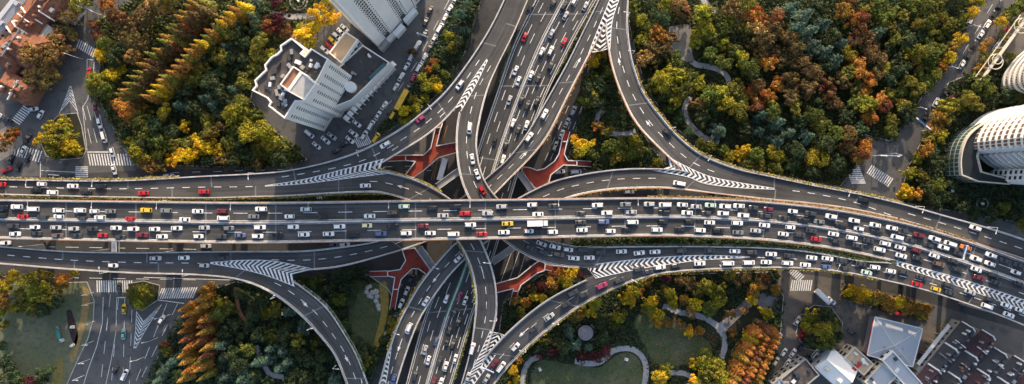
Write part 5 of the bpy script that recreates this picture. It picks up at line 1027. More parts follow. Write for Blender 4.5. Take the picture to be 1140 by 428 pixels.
# ------------------------------------------------------------------ red footbridges
def footbridge(pts, label, arms, h=6.0):
    q = [P(x, y, h) for x, y in pts]; ar = sum(q[i].x * q[(i + 1) % len(q)].y - q[(i + 1) % len(q)].x * q[i].y for i in range(len(q)))
    if ar < 0: q.reverse()
    c = sum(q, Vector()) / len(q); root = thing('footbridge', (c.x, c.y, 0), 0, label, 'footbridge', 'red footbridges at the crossing'); q = [p - Vector((c.x, c.y, 0)) for p in q]
    mb = MB(); mb.prism(q, h - .6, h, True); mb.build('deck', M['redfloor'], root)
    for i in range(len(q)):
        a, b = q[i], q[(i + 1) % len(q)]; mb = MB(); mb.bar(a + Vector((0, 0, 1.12)), b + Vector((0, 0, 1.12)), .42, .10); mb.bar(a + Vector((0, 0, .55)), b + Vector((0, 0, .55)), .12, 1.0); mb.build('railing', M['rail'], root)
    for (x0, y0, x1, y1) in arms:                       # stair flights going down to the ground
        a = P(x0, y0, h) - Vector((c.x, c.y, 0)); b = P(x1, y1, 0.3) - Vector((c.x, c.y, 0)); d = b - a; s = Vector((-d.y, d.x, 0)).normalized()
        n = 16; mb = MB()
        for i in range(n):
            p = a + d * ((i + .5) / n); mb.box((p.x, p.y, p.z), (d.xy.length / n * 1.02, 2.4, .5), math.atan2(d.y, d.x))
        mb.build('stair_flight', M['redfloor'], root)
        for sg in (-1.25, 1.25): MB().bar(a + s * sg + Vector((0, 0, 1)), b + s * sg + Vector((0, 0, 1)), .28, .12).build('railing', M['rail'], root)
    for i in range(0, len(q), 3):
        p = q[i] * .86 + sum(q, Vector()) / len(q) * .14; mb = MB(); mb.cyl((p.x, p.y, 0), (p.x, p.y, h - .6), .5, n=10); mb.build('column', M['girder'], root)
footbridge([(485, 143), (491, 142), (486, 163), (512, 158), (512, 169), (488, 176), (472, 190), (459, 199), (450, 197), (463, 180), (452, 179), (452, 173), (472, 173), (480, 165)], 'red footbridge with white railings under the upper-left curved ramp', [(452, 176, 432, 177), (488, 143, 494, 124)])
footbridge([(625, 158), (631, 158), (628, 172), (632, 179), (642, 179.5), (642, 184.5), (627, 184), (613, 195), (610, 207), (597, 211), (580, 192), (582, 186), (590, 187), (598, 190), (606, 188), (617, 180), (622, 172)], 'red footbridge with white railings beside the ramp rising to top edge', [(628, 158, 631.5, 146), (642, 182, 658, 183)])
footbridge([(448, 278), (462, 276), (479, 300), (476, 306), (466, 299), (459, 299), (447, 311), (444, 322), (438, 322), (440, 309), (432, 307), (432, 302), (446, 300), (452, 290)], 'red footbridge with white railings under the lower-left slip road', [(441, 322, 437, 345), (432, 304.5, 412, 305)])
footbridge([(548, 317), (576, 309), (592, 296), (600, 290), (607, 293), (606, 301), (598, 304), (580, 317), (577, 324), (571, 324), (572, 321), (548, 327)], 'red footbridge with white railings at right of the bottom ramps', [(606, 297, 622, 300), (574, 324, 570, 340)])
# grey walkway bridges seen between the decks
for a, b, lab in (((487, 208), (515, 188), 'grey concrete walkway left of the ramp into the crossing'), ((548, 292), (574, 274), 'grey concrete walkway right of the bottom ramp'), ((467, 276), (484, 300), 'grey concrete walkway above lower-left red footbridge'), ((592, 212), (578, 192), 'grey concrete walkway near the upper-right red footbridge')):
    A, B = P(*a, 7.2), P(*b, 7.2); c = (A + B) / 2; o = thing('walkway', (c.x, c.y, 0), 0, lab, 'walkway', 'grey walkways under the ramps'); z = Vector((c.x, c.y, 0))
    MB().bar(A - z, B - z, 3.0, .5).build('deck', M['grey'], o); s = (B - A); s = Vector((-s.y, s.x, 0)).normalized() * 1.45
    for sg in (-1, 1): MB().bar(A - z + s * sg + Vector((0, 0, .7)), B - z + s * sg + Vector((0, 0, .7)), .15, 1.0).build('railing', M['rail'], o)
    for p in (A, B): MB().cyl((p.x - c.x, p.y - c.y, 0), (p.x - c.x, p.y - c.y, 7), .45).build('column', M['girder'], o)

# ------------------------------------------------------------------ street lamps and gantries
LAMPS = {}
def lamp(x, y, h, ang, where, ht=8.0):
    p = P(x, y, h); o = thing('street_lamp', p, math.radians(ang)); mb = MB(); mb.cyl((0, 0, -.4), (0, 0, ht), .13, .08, 6); mb.build('pole', M['whitemetal'], o)
    mb = MB(); mb.cyl((0, 0, ht - .1), (2.2, 0, ht + .25), .07, .05, 6); am = mb.build('arm', M['whitemetal'], o); mb = MB(); mb.box((2.5, 0, ht + .26), (.95, .34, .14)); mb.build('lamp_head', M['whitemetal'], am)
    LAMPS.setdefault(where, []).append((x, y, o))
for x in (40, 110, 181, 262, 347, 435, 524, 621, 708, 792): lamp(x, ROADS['main'].S[np.argmin(abs(ROADS['main'].S[:, 0] - x)), 1] + .8, 27, -90, 'on the top parapet of the main deck', 5)
for k, t, where, spots in (('west_to_south', 1, 'on the outer parapet of lower-left curved ramp', ((120, 303), (210, 306), (306, 331), (346, 365), (374, 407))), ('east_to_north', 0, 'on the outer parapet of upper-right curved ramp', ((699, 18), (704, 60), (749, 143), (788, 174), (940, 212), (1020, 230), (1100, 253))), ('south_to_west', 0, 'on the outer parapet of upper-left curved ramp', ((282, 193), (400, 168), (478, 118), (40, 200), (112, 201))), ('north_to_east', 1, 'on the outer parapet of lower-centre curved ramp', ((585, 389), (621, 359), (707, 313), (800, 300), (925, 300))), ('east_to_south', 0, 'on the left parapet of bottom ramp', ((483, 296), (440, 368))), ('north_to_west', 1, 'on the right parapet of bottom ramp', ((546, 292), (553, 355)))):
    for x, y in spots:
        d, h, tg = R_[k].nearest(x, y); q = R_[k].at(d, t); i = R_[k].at(d, .5) - q; lamp(x, y, h, math.degrees(math.atan2(i.y, i.x)), where, 6)
for x, y in ((104, 326), (104, 337), (105, 358), (104, 380), (100, 400), (94, 418)): lamp(x, y, 0.1, 5, 'along the left kerb of lower-left street', 9)
for x, y in ((176, 376), (164, 396), (190, 350)): lamp(x, y, 0.1, 190, 'along the right kerb of lower-left street', 9)
for x, y in ((1070, 33), (1046, 78), (1012, 122), (985, 172)): lamp(x, y, 0.1, -20, 'along the left kerb of upper-right street', 9)
for x, y in ((104, 14), (148, 4), (92, 66)): lamp(x, y, 0.1, 160, 'along the street at upper left corner', 9)
for where, L in LAMPS.items():
    L.sort(key=lambda q: (round(q[0]), q[1]))
    for i, (x, y, o) in enumerate(L): tag(o, f'{ordinal(i + 1)} white street lamp from the left {where}', 'street lamp', 'street lamps ' + where)
def gantry(a, b, h, base, label):
    A, B = P(*a, base), P(*b, base); o = thing('sign_gantry', A, 0, label, 'gantry', 'sign gantries'); d = B - A
    MB().cyl((0, 0, -.1), (0, 0, h), .2, n=8).build('post', M['whitemetal'], o); MB().bar((0, 0, h), d + Vector((0, 0, h)), .55, .45).build('beam', M['whitemetal'], o)
    u = d.normalized(); c = d * .6 + Vector((0, 0, h - .3)); MB().bar(c - u * 2.2, c + u * 2.2, .18, 1.9).build('sign_panel', M['blue'], o)
gantry((1026, 146), (1010, 133), 7, 0, 'white sign gantry over the upper-right street below parked cars'); gantry((972, 174), (993, 175), 6.5, 0, 'white L-shaped signal gantry above the two right zebra crossings'); gantry((466, 40), (478, 45), 6, 0, 'white sign gantry on the street below the top tower')
gantry((537, 405), (550, 411), 6.5, 14.8, 'white gantry over the chevrons where the bottom ramps part'); gantry((1062, 288), (1067, 272), 6, 27, 'white gantry over the top carriageway at far right'); gantry((112, 17), (103, 12), 6.5, 0, 'white sign gantry on the street at top left')

# ------------------------------------------------------------------ buildings
def ccw(q):
    ar = sum(q[i].x * q[(i + 1) % len(q)].y - q[(i + 1) % len(q)].x * q[i].y for i in range(len(q)))
    return list(q) if ar > 0 else list(reversed(q))
def offset_poly(q, d):
    n = len(q); out = []
    for i in range(n):
        a, b, c = q[i - 1], q[i], q[(i + 1) % n]; e1 = (b - a); e2 = (c - b); e1.z = e2.z = 0; e1.normalize(); e2.normalize()
        n1 = Vector((-e1.y, e1.x, 0)); n2 = Vector((-e2.y, e2.x, 0)); m = n1 + n2
        m = m / max(.35, m.dot(n1)); out.append(b + m * d)
    return out
def block(root, q, z0, z1, wall, roof, par=0.9, pw=0.45, parmat=None, names=('wall', 'roof', 'roof_parapet')):
    """q: ccw world points relative to root"""
    n = len(q); v = [(p.x, p.y, z0) for p in q] + [(p.x, p.y, z1) for p in q]
    part(names[0], v, [(i, (i + 1) % n, n + (i + 1) % n, n + i) for i in range(n)], wall, root)
    r = part(names[1], [(p.x, p.y, z1 - .02) for p in q], [tuple(range(n))], roof, root)
    if par:
        i_ = offset_poly(q, pw); v = [(p.x, p.y, z1 - .3) for p in q] + [(p.x, p.y, z1 + par) for p in q] + [(p.x, p.y, z1 + par) for p in i_] + [(p.x, p.y, z1 - .3) for p in i_]; f = []
        o_ = offset_poly(q, -.03); v[:n] = [(p.x, p.y, z1 - .3) for p in o_]; v[n:2 * n] = [(p.x, p.y, z1 + par) for p in o_]
        for i in range(n):
            j = (i + 1) % n; f += [(i, j, n + j, n + i), (n + i, n + j, 2 * n + j, 2 * n + i), (2 * n + i, 2 * n + j, 3 * n + j, 3 * n + i)]
        part(names[2], v, f, parmat or wall, root)
    return r
def window_grid(root, a, b, z0, z1, nx, nz, wf=.6, hf=.55, mat=None, out=.06, s0=0.0, s1=1.0, name='window_grid', depth=0.0):
    """windows on the wall from a to b (outside on the right-hand side of a->b for a ccw outline)"""
    d = b - a; d.z = 0; nrm = Vector((d.y, -d.x, 0)).normalized(); mb = MB()
    for i in range(nx):
        for k in range(nz):
            u0 = s0 + (s1 - s0) * (i + .5 - wf / 2) / nx; u1 = s0 + (s1 - s0) * (i + .5 + wf / 2) / nx; h0 = z0 + (z1 - z0) * (k + .5 - hf / 2) / nz; h1 = z0 + (z1 - z0) * (k + .5 + hf / 2) / nz
            p, q = a + d * u0 + nrm * out, a + d * u1 + nrm * out; mb.add([(p.x, p.y, h0), (q.x, q.y, h0), (q.x, q.y, h1), (p.x, p.y, h1)], [(0, 1, 2, 3)])
    o = mb.build(name, mat or M['window'], root); o['kind'] = 'stuff'; return o
def clutter(root, q, z, n, seed, mats=('whitemetal', 'grey', 'darkmetal')):
    rs = random.Random(seed); xs = [p.x for p in q]; ys = [p.y for p in q]; k = 0
    while k < n:
        x, y = rs.uniform(min(xs), max(xs)), rs.uniform(min(ys), max(ys))
        if in_poly(x, y, [(p.x, p.y) for p in q]):
            h = rs.uniform(.5, 1.6); MB().box((x, y, z + h / 2), (rs.uniform(.8, 2.6), rs.uniform(.8, 1.8), h), rs.uniform(0, 3)).build('roof_unit', M[rs.choice(mats)], root); k += 1

# white slab tower at the top
u = Vector((.666, -.746)); nin = Vector((-.746, -.666)); A0 = Vector((423, 54.7))
def fp(t, d): r = A0 + u * t + nin * d; return (r.x, r.y)
prof = [fp(0, 2), fp(1.5, 0), fp(13, 0), fp(13, 3.2), fp(20, 3.2), fp(20, 0), fp(39, 0), fp(39, 3.2), fp(46, 3.2), fp(46, 0), fp(62, 0), fp(62, 2.5), fp(80, 2.5), fp(80, 44), fp(0, 44)]
q = [P(x, y) for x, y in prof]; c = q[1]; o = thing('tower_block', (c.x, c.y, 0), 0, 'tall white slab tower with blank walls and window strips at top edge', 'building'); q = ccw([p - Vector((c.x, c.y, 0)) for p in q]); HT = 104
block(o, q, 0, HT, M['white'], M['roofdark'], 1.2)
w_ = lambda x, y: P(x, y) - Vector((c.x, c.y, 0))
for t0, t1, d in ((13, 20, 3.2), (39, 46, 3.2)):
    window_grid(o, w_(*fp(t0, d)), w_(*fp(t1, d)), 3, HT - 2, 3, 32, .7, .6)
for t0, t1, s0, s1, nx in ((1.5, 13, .82, .98, 1), (20, 39, .03, .14, 1), (20, 39, .86, .97, 1), (46, 62, .03, .2, 1), (46, 62, .8, .95, 1), (62, 80, .1, .95, 3)):
    d = 2.5 if t0 == 62 else 0; window_grid(o, w_(*fp(t0, d)), w_(*fp(t1, d)), 3, HT - 2, nx, 32, .55, .38, s0=s0, s1=s1)
window_grid(o, w_(*fp(0, 30)), w_(*fp(0, 4)), 3, HT - 2, 5, 32, .5, .4, M['grey'])
for i, (t0, t1, d0, d1, h) in enumerate(((-1, 12, -6, -1, 5), (22, 36, -8, -2, 5.5), (40, 58, -6, -1, 6), (12, 22, -5, 0, 4))):
    MB().prism(ccw([w_(*fp(a, b)) for a, b in ((t0, d0), (t1, d0), (t1, d1), (t0, d1))]), 0, h).build('entrance_canopy', M['white' if i else 'grey'], o)

# stepped-roof tower with podium
H2 = 55.0
rf = [(281.5, 101.4), (286, 96), (284.5, 90), (296.7, 78.6), (295.5, 73), (303.5, 63.5), (309, 61), (313.4, 56.7), (313, 51.5), (325.6, 43), (340.8, 55.8), (336.5, 60.4), (340, 63), (347.5, 54.5), (366.6, 66.5), (356, 87.7), (351, 95), (340.8, 113.6), (330, 113.6), (318, 132.7), (299.8, 118.6), (302, 114.5), (298, 109.6)]
q = [P(x, y, H2) for x, y in rf]; c = sum(q, Vector()) / len(q); c.z = 0; o = thing('tower_block', c, 0, 'white tower with stepped dark roof and penthouse at upper left', 'building'); q = [p - Vector((c.x, c.y, 0)) for p in q]; qc = ccw(q)
r = block(o, qc, 0, H2, M['white'], M['roofdark'], 1.3, .5)
n = len(qc)
for i in range(n):
    a, b = qc[i], qc[(i + 1) % n]; L = (b - a).length
    if L > 3: window_grid(o, Vector((a.x, a.y, 0)), Vector((b.x, b.y, 0)), 4, H2 - 3, max(1, int(L / 3.2)), 17, .34, .36)
z2 = lambda x, y, h: P(x, y, h) - Vector((c.x, c.y, 0))
ph = ccw([z2(x, y, 59) for x, y in ((312, 94.5), (327, 74), (336, 80), (321, 101.5))]); block(o, [Vector((p.x, p.y, 0)) for p in ph], H2, 59, M['white'], plain('roof_rust', (.30, .15, .09), .9, var=.4, scale=.5), .8, .4, names=('penthouse_wall', 'penthouse_roof', 'penthouse_parapet'))
ph = ccw([z2(x, y, 62) for x, y in ((321, 102), (336.5, 80.5), (352, 93.5), (339, 112))]); block(o, [Vector((p.x, p.y, 0)) for p in ph], H2, 62, M['white'], plain('roof_beige', (.46, .43, .39), .8, var=.2, scale=.4), .3, .4, names=('penthouse_wall', 'penthouse_roof', 'penthouse_parapet'))
clutter(o, [Vector((p.x, p.y, 0)) for p in offset_poly(qc, 2.5)], H2, 46, 5)
# podium with dark roof, tan roof hall, arcade
HP = 17.0
q = [P(x, y, HP) for x, y in ((366, 86), (381, 72), (404, 50.5), (434, 70), (408, 97), (392, 112), (372, 120), (352, 118))]; c = sum(q, Vector()) / len(q); c.z = 0; o = thing('podium_building', c, 0, 'low dark flat-roofed block between the two white towers', 'building'); zz = lambda x, y, h: P(x, y, h) - Vector((c.x, c.y, 0))
q = ccw([p - Vector((c.x, c.y, 0)) for p in q]); block(o, q, 0, HP, M['white'], M['roofdark'], .8, .45)
a, b = zz(412, 88, HP), zz(429.5, 71.5, HP); MB().bar(a + Vector((0, 0, .7)), b + Vector((0, 0, .7)), 1.6, 1.2).build('skylight', M['greenglass'], o)
MB().cyl(zz(401, 104, 0) + Vector((0, 0, 0)), zz(401, 104, 0) + Vector((0, 0, 20)), 2.4, n=20).build('stair_turret', M['white'], o); clutter(o, offset_poly(q, 2), HP, 16, 9)
q = [P(x, y, 21) for x, y in ((366.6, 59.5), (384.9, 35.5), (399, 44.6), (380.5, 71.2))]; c2 = sum(q, Vector()) / 4; c2.z = 0; o2 = thing('hall', c2, 0, 'small hall with tan flat roof and white rim beside parked cars', 'building'); q = ccw([p - Vector((c2.x, c2.y, 0)) for p in q]); block(o2, q, 0, 21, M['white'], M['rooftan'], .9, .5); window_grid(o2, q[0], q[1], 3, 19, 5, 4)
# arcade along the street: flat arches on posts
a, b = P(384, 134, 6), P(440, 69, 6); d = b - a; nseg = 13; o = thing('arcade', a, 0, 'white arched arcade along the street under the towers', 'arcade'); un = d.normalized(); sn = Vector((-un.y, un.x, 0))
for i in range(nseg):
    s0 = d * (i / nseg); s1 = d * ((i + .82) / nseg); mb = MB(); v = []
    for j in range(7):
        k = j / 6; w1 = s0.lerp(s1, k); hh = .55 * math.sin(math.pi * k); v += [w1 - sn * 1.3 + Vector((0, 0, hh)), w1 + sn * 1.3 + Vector((0, 0, hh)), w1 - sn * 1.3 + Vector((0, 0, hh - .3)), w1 + sn * 1.3 + Vector((0, 0, hh - .3))]
    mb.add(v, [f for j in range(6) for f in ((4 * j, 4 * j + 1, 4 * j + 5, 4 * j + 4), (4 * j + 2, 4 * j + 6, 4 * j + 7, 4 * j + 3), (4 * j, 4 * j + 4, 4 * j + 6, 4 * j + 2), (4 * j + 1, 4 * j + 3, 4 * j + 7, 4 * j + 5))]); mb.build('vault', M['white'], o)
    for sg in (-1.1, 1.1): MB().box((s0.x + sn.x * sg + un.x * .3, s0.y + sn.y * sg + un.y * .3, -3.1), (.5, .5, 5.8), math.atan2(un.y, un.x)).build('post', M['white'], o)

# curved flats on the right: west wing, louvred middle, south wing, glass podium
def tower(label, name, pts, h, wall, roofm, wins=None, par=1.0, loc=None, z0=0.0):
    q = [P(x, y) for x, y in pts]; c = sum(q, Vector()) / len(q); o = thing(name, (c.x, c.y, 0), 0, label, 'building'); q = ccw([p - c for p in q]); block(o, q, z0, h, wall, roofm, par); return o, q, c
outer = [tuple(a) for a in catmull([(1108, 124), (1096, 128), (1085, 134), (1076, 142), (1070, 151), (1066.5, 161), (1067, 168)], 2)]
o, q, c = tower('curved white apartment block with sunlit window grid at right edge', 'apartment_block', outer + [(1080, 171), (1100, 168), (1135, 152), (1128, 124)], 68, M['white'], M['roofgrey'])
WARM = plain('window_sun_tinted', (.16, .10, .075), .3)  # warm sunlight on the glass put into the window colour
n = len(q)
for i in range(n):
    a, b = q[i], q[(i + 1) % n]; L = (b - a).length
    window_grid(o, a, b, 3, 66, max(1, round(L / 3.0)), 17, .74, .62, WARM)
    for k in range(17):
        z = 3 + 63 * k / 17
        if L > 2 and k % 1 == 0:
            nr = Vector(((b - a).y, -(b - a).x, 0)).normalized() * .35; MB().bar(a + nr + Vector((0, 0, z)), b + nr + Vector((0, 0, z)), .9, .28).build('balcony_slab', M['white'], o)
o, q, c = tower('louvred grey middle wing of the curved flats at right edge', 'apartment_block', [(1085, 172.5), (1100, 171), (1150, 158), (1150, 178), (1108, 188), (1096, 182)], 48, M['grey'], M['roofgrey'])
n = len(q)
for i in range(n):
    a, b = q[i], q[(i + 1) % n]; L = (b - a).length
    for k in range(12):
        z = 3 + 44 * k / 12; nr = Vector(((b - a).y, -(b - a).x, 0)).normalized() * .5; MB().bar(a + nr + Vector((0, 0, z)), b + nr + Vector((0, 0, z)), 1.2, .9).build('louvre', M['white'], o)
o, q, c = tower('white lower wing of the curved flats with dark windows, right edge', 'apartment_block', [(1102, 190), (1150, 181), (1152, 206), (1100, 202)], 52, M['white'], M['roofgrey'])
n = len(q)
for i in range(n):
    a, b = q[i], q[(i + 1) % n]; L = (b - a).length; window_grid(o, a, b, 3, 50, max(1, round(L / 3.0)), 15, .6, .6)
    for k in range(15):
        nr = Vector(((b - a).y, -(b - a).x, 0)).normalized() * .3; z = 3 + 47 * k / 15; MB().bar(a + nr + Vector((0, 0, z)), b + nr + Vector((0, 0, z)), .7, .3).build('balcony_slab', M['white'], o)
pod = [tuple(a) for a in catmull([(1052, 196), (1051, 182), (1053, 168), (1058, 156), (1066, 147), (1078, 139)], 3)]
o, q, c = tower('low curved podium of green glass at the foot of the flats', 'podium_building', pod + [(1084, 146), (1074, 158), (1070, 176), (1074, 192), (1104, 200), (1104, 206), (1070, 203)], 11, M['cream'], M['window'])
n = len(q)
for i in range(n):
    a, b = q[i], q[(i + 1) % n]; L = (b - a).length; window_grid(o, a, b, .6, 10.4, max(1, round(L / 3.2)), 3, .84, .8, M['greenglass'])

# rounded balcony tower at top right
arc = [tuple(a) for a in catmull([(1150, 50), (1130, 66), (1118, 80), (1113, 92), (1116, 101), (1128, 105), (1150, 104)], 4)]
q = [P(x, y) for x, y in arc]; c = sum(q, Vector()) / len(q); o = thing('apartment_block', (c.x, c.y, 0), 0, 'cream tower with rounded white balcony rims at top right', 'building'); q = ccw([p - c for p in q]); block(o, q, 0, 58, M['cream'], M['roofgrey'], 1)
for k in range(17):
    z = 3.2 + k * 3.25; qq = offset_poly(q, -1.3); qi = offset_poly(q, -.95); mb = MB(); n = len(q)
    v = [(p.x, p.y, z - .1) for p in q] + [(p.x, p.y, z - .1) for p in qq] + [(p.x, p.y, z + .95) for p in qq] + [(p.x, p.y, z + .95) for p in qi] + [(p.x, p.y, z + .1) for p in qi] + [(p.x, p.y, z + .1) for p in q]
    f = [(r0 * n + i, r0 * n + (i + 1) % n, (r0 + 1) * n + (i + 1) % n, (r0 + 1) * n + i) for r0 in range(5) for i in range(n)]
    mb.add(v, f); mb.build('balcony', M['white'], o)
for i in range(len(q)):
    a, b = q[i], q[(i + 1) % len(q)]; window_grid(o, a, b, 3, 57, max(1, round((b - a).length / 3)), 17, .6, .5)
# ringed pergola beam
a, b = P(1092, 90, 9), P(1142, 21, 9); o = thing('pergola', a, 0, 'long cream pergola beam with cream rings at top right', 'pergola'); d = b - a
MB().bar((0, 0, 0), d, 1.1, .9).build('beam', M['cream'], o)
s = Vector((-d.y, d.x, 0)).normalized(); MB().bar(s * 3.0, d + s * 3.0, .3, .3).build('beam', M['cream'], o)
for i in range(9): p = d * ((i + .5) / 9); MB().bar(p - s * .4, p + s * 3.2, .16, .16).build('rafter', M['wood'], o)
for i in range(6): p = d * ((i + .3) / 6); MB().cyl((p.x, p.y, -9), (p.x, p.y, 0), .3).build('post', M['cream'], o)
def ring(root, cpos, R, r=.3, name='ring', mat='white', n=28):
    v = []; f = []
    for i in range(n):
        t = 2 * math.pi * i / n
        for j in range(6):
            w = 2 * math.pi * j / 6; v.append((cpos[0] + (R + r * math.cos(w)) * math.cos(t), cpos[1] + (R + r * math.cos(w)) * math.sin(t), cpos[2] + r * math.sin(w)))
    for i in range(n):
        for j in range(6): f.append((i * 6 + j, ((i + 1) % n) * 6 + j, ((i + 1) % n) * 6 + (j + 1) % 6, i * 6 + (j + 1) % 6))
    return part(name, v, f, M[mat], root)
for k, R in ((.30, 4.0), (.34, 2.6), (.88, 4.0), (.92, 2.6)): p = d * k; ring(o, (p.x, p.y, .8), R * .85, .2, 'ring', 'cream')

# houses: gabled or hipped
def house(ctr, L, W, ang, eave, ridge, roofm, wallm, label, hip=0.0, firewalls=False, seed=0, group=None, chim=2, lean=False):
    """ctr px, L along ang (degrees in picture, ccw from right), metres"""
    p = P(ctr[0], ctr[1], (eave + ridge) / 2); o = thing('house', (p.x, p.y, 0), math.radians(ang), label, 'house', group); rs = random.Random(seed)
    MB().box((0, 0, eave / 2), (L, W, eave)).build('wall', M[wallm], o)
    e = .35; x, y = L / 2 + e, W / 2 + e; rx = x - hip; th = .22; se = eave - (ridge - eave) * e / (W / 2)
    E = [Vector((-x, -y, se)), Vector((x, -y, se)), Vector((x, y, se)), Vector((-x, y, se))]; R1, R2 = Vector((-rx, 0, ridge)), Vector((rx, 0, ridge))
    nrow = 7
    for Q in ((E[0], E[1], R2, R1), (E[2], E[3], R1, R2)):
        v = []; f = []
        for k in range(nrow + 1):                      # courses of tiles, each lapping the one below
            a = Q[0].lerp(Q[3], k / nrow); b = Q[1].lerp(Q[2], k / nrow); up = Vector((0, 0, .12)); v += [a, b, a + up, b + up]
        for k in range(nrow): f += [(4 * k + 2, 4 * k + 3, 4 * k + 5, 4 * k + 4), (4 * k, 4 * k + 1, 4 * k + 3, 4 * k + 2)]
        sl = part('roof_slope', v, f, M[roofm], o)
    if hip:
        for Q in ((E[1], E[2], R2), (E[3], E[0], R1)): part('roof_hip', [a + Vector((0, 0, .08)) for a in Q], [(0, 1, 2)], M[roofm], o)
    else:
        for sx in (-1, 1):
            part('gable', [(sx * L / 2, -W / 2, eave), (sx * L / 2, W / 2, eave), (sx * L / 2, 0, ridge - .05)], [(0, 1, 2)], M[wallm], o)
            if firewalls:
                v = []
                for t in range(9):
                    k = -1 + t / 4; z = eave + (ridge - eave) * (1 - abs(k)) + .55 + .25 * math.cos(k * 9); v += [(sx * (L / 2 + .05) - .25, k * (W / 2 + .3), z), (sx * (L / 2 + .05) + .25, k * (W / 2 + .3), z), (sx * (L / 2 + .05) - .25, k * (W / 2 + .3), eave - .5), (sx * (L / 2 + .05) + .25, k * (W / 2 + .3), eave - .5)]
                part('firewall', v, [g for t in range(8) for g in ((4 * t, 4 * t + 1, 4 * t + 5, 4 * t + 4), (4 * t, 4 * t + 4, 4 * t + 6, 4 * t + 2), (4 * t + 1, 4 * t + 3, 4 * t + 7, 4 * t + 5))], M['white'], o)
    MB().bar(R1 + Vector((0, 0, .14)), R2 + Vector((0, 0, .14)), .4, .3).build('ridge', M[roofm], o)
    for i in range(chim):
        cx = rs.uniform(-L * .4, L * .4); cy = rs.choice((-1, 1)) * W * rs.uniform(.1, .3); MB().box((cx, cy, ridge + .1 - abs(cy) * .3), (.8, .8, 2.2)).build('chimney', M[rs.choice(('white', 'brick', 'grey'))], sl)
    for i in range(2 if L > 10 else 0):
        cx = L * (-.25 + .5 * i) + rs.uniform(-1, 1); cy = -W * .27; MB().box((cx, cy, eave + (ridge - eave) * .5 + .4), (1.8, 1.6, 1.5)).build('dormer', M[rs.choice((roofm, roofm, 'grey'))], sl)
    if lean:                                             # rear additions, roof terraces and sheds crowd the lanes
        for i in range(6):
            hh = rs.uniform(2.5, 6.5); MB().box((rs.uniform(-L * .45, L * .45), rs.choice((-1, 1)) * (W / 2 + .75), hh / 2), (rs.uniform(1.2, 3.2), rs.uniform(1.0, 1.5), hh)).build('lean_to', M[rs.choice(('white', 'grey', 'slate', 'slatered', 'roofgrey', 'brick', 'slate', 'darkmetal'))], o)
        for i in range(1): MB().box((rs.uniform(-L * .3, L * .3), rs.uniform(-1, 1), ridge - .5), (.3, W * rs.uniform(.5, 1.0), 1.0)).build('party_wall', M[rs.choice(('white', 'grey', 'brick'))], o)
    for sy in (-1, 1):
        for i in range(max(1, int(L / 3))): MB().box((-L / 2 + (i + .5) * L / max(1, int(L / 3)), sy * (W / 2 + .01), eave * .6), (1.0, .06, 1.5)).build('window', M['window'], o)
    return o
GH = 'houses at the top left corner'
house((37, 12), 20, 12, 52, 9, 13.5, 'tile', 'brick', 'long orange-roofed house with white firewalls at top left', firewalls=True, seed=1, group=GH, chim=6, lean=True)
house((58, 2), 13, 10, 52, 9, 13, 'tile', 'cream', 'orange-roofed house touching the top edge above the tan trees', firewalls=True, seed=2, group=GH)
house((24, 27), 11, 12, 52, 9, 13, 'tile', 'brick', 'short orange-roofed house between two white firewalls at top left', firewalls=True, seed=12, group=GH)
house((22, 50), 17, 16, -33, 9.5, 15, 'tile', 'cream', 'big hipped orange roof above the street corner at top left', hip=6, seed=3, group=GH, chim=6, lean=True)
house((6, 62), 14, 10, -38, 8, 11.5, 'tile', 'brick', 'narrow orange roof running off the left edge', hip=2, seed=4, group=GH, chim=4, lean=True)
house((14, 97), 15, 10, -28, 8, 12, 'tile', 'brick', 'orange-roofed corner house above the left zebra crossing', hip=3, seed=5, group=GH, chim=5, lean=True)
house((8, 14), 24, 5, 52, 7, 8, 'roofgrey', 'white', 'pale grey lean-to roof at the top left corner', seed=6, group=GH, chim=0)
house((50, 38), 8, 6.5, 52, 7, 7.8, 'cream', 'white', 'small cream terrace roof among the tan trees', seed=7, group=GH, chim=0)
house((72, 13), 7, 6, 52, 7, 7.8, 'cream', 'white', 'small cream roof below the top left trees', seed=8, group=GH, chim=0)
house((18, 72), 9, 4, -33, 5, 6.5, 'slate', 'white', 'low dark roof with blue sheet between the orange roofs', seed=9, group=GH, chim=1)
# lower right: grey hipped hall
hp = [(975, 354.5), (1025.5, 367), (1015, 407), (966.7, 394.6)]; q = [P(x, y, 5.5) for x, y in hp]; c = sum(q, Vector()) / 4; c.z = 0; o = thing('hall', c, 0, 'large pale grey hipped roof with red side wall, lower right', 'building'); q = ccw([p - Vector((c.x, c.y, 0)) for p in q])
n = 4; part('wall', [(p.x, p.y, 0) for p in q] + [(p.x, p.y, 5.5) for p in q], [(i, (i + 1) % 4, 4 + (i + 1) % 4, 4 + i) for i in range(4)], M['grey'], o)
fa, fb = P(975, 354.5, 5.2) - Vector((c.x, c.y, 0)), P(966.7, 394.6, 5.2) - Vector((c.x, c.y, 0)); MB().bar(fa + Vector((-.8, 0, 0)), fb + Vector((-.8, 0, 0)), .9, .5).build('red_fascia', M['red'], o)
apex = P(996, 384.7, 8.1) - Vector((c.x, c.y, 0)); qe = offset_poly(q, -.5)
for i in range(4):
    a, b = qe[i], qe[(i + 1) % 4]; part('roof_slope', [(a.x, a.y, 5.55), (b.x, b.y, 5.55), apex], [(0, 1, 2)], M['roofgrey'], o); MB().bar((a.x, a.y, 5.65), apex + Vector((0, 0, .06)), .25, .12).build('hip_ridge', M['whitemetal'], o); MB().bar((a.x, a.y, 5.6), (b.x, b.y, 5.6), .5, .3).build('gutter', M['white'], o)
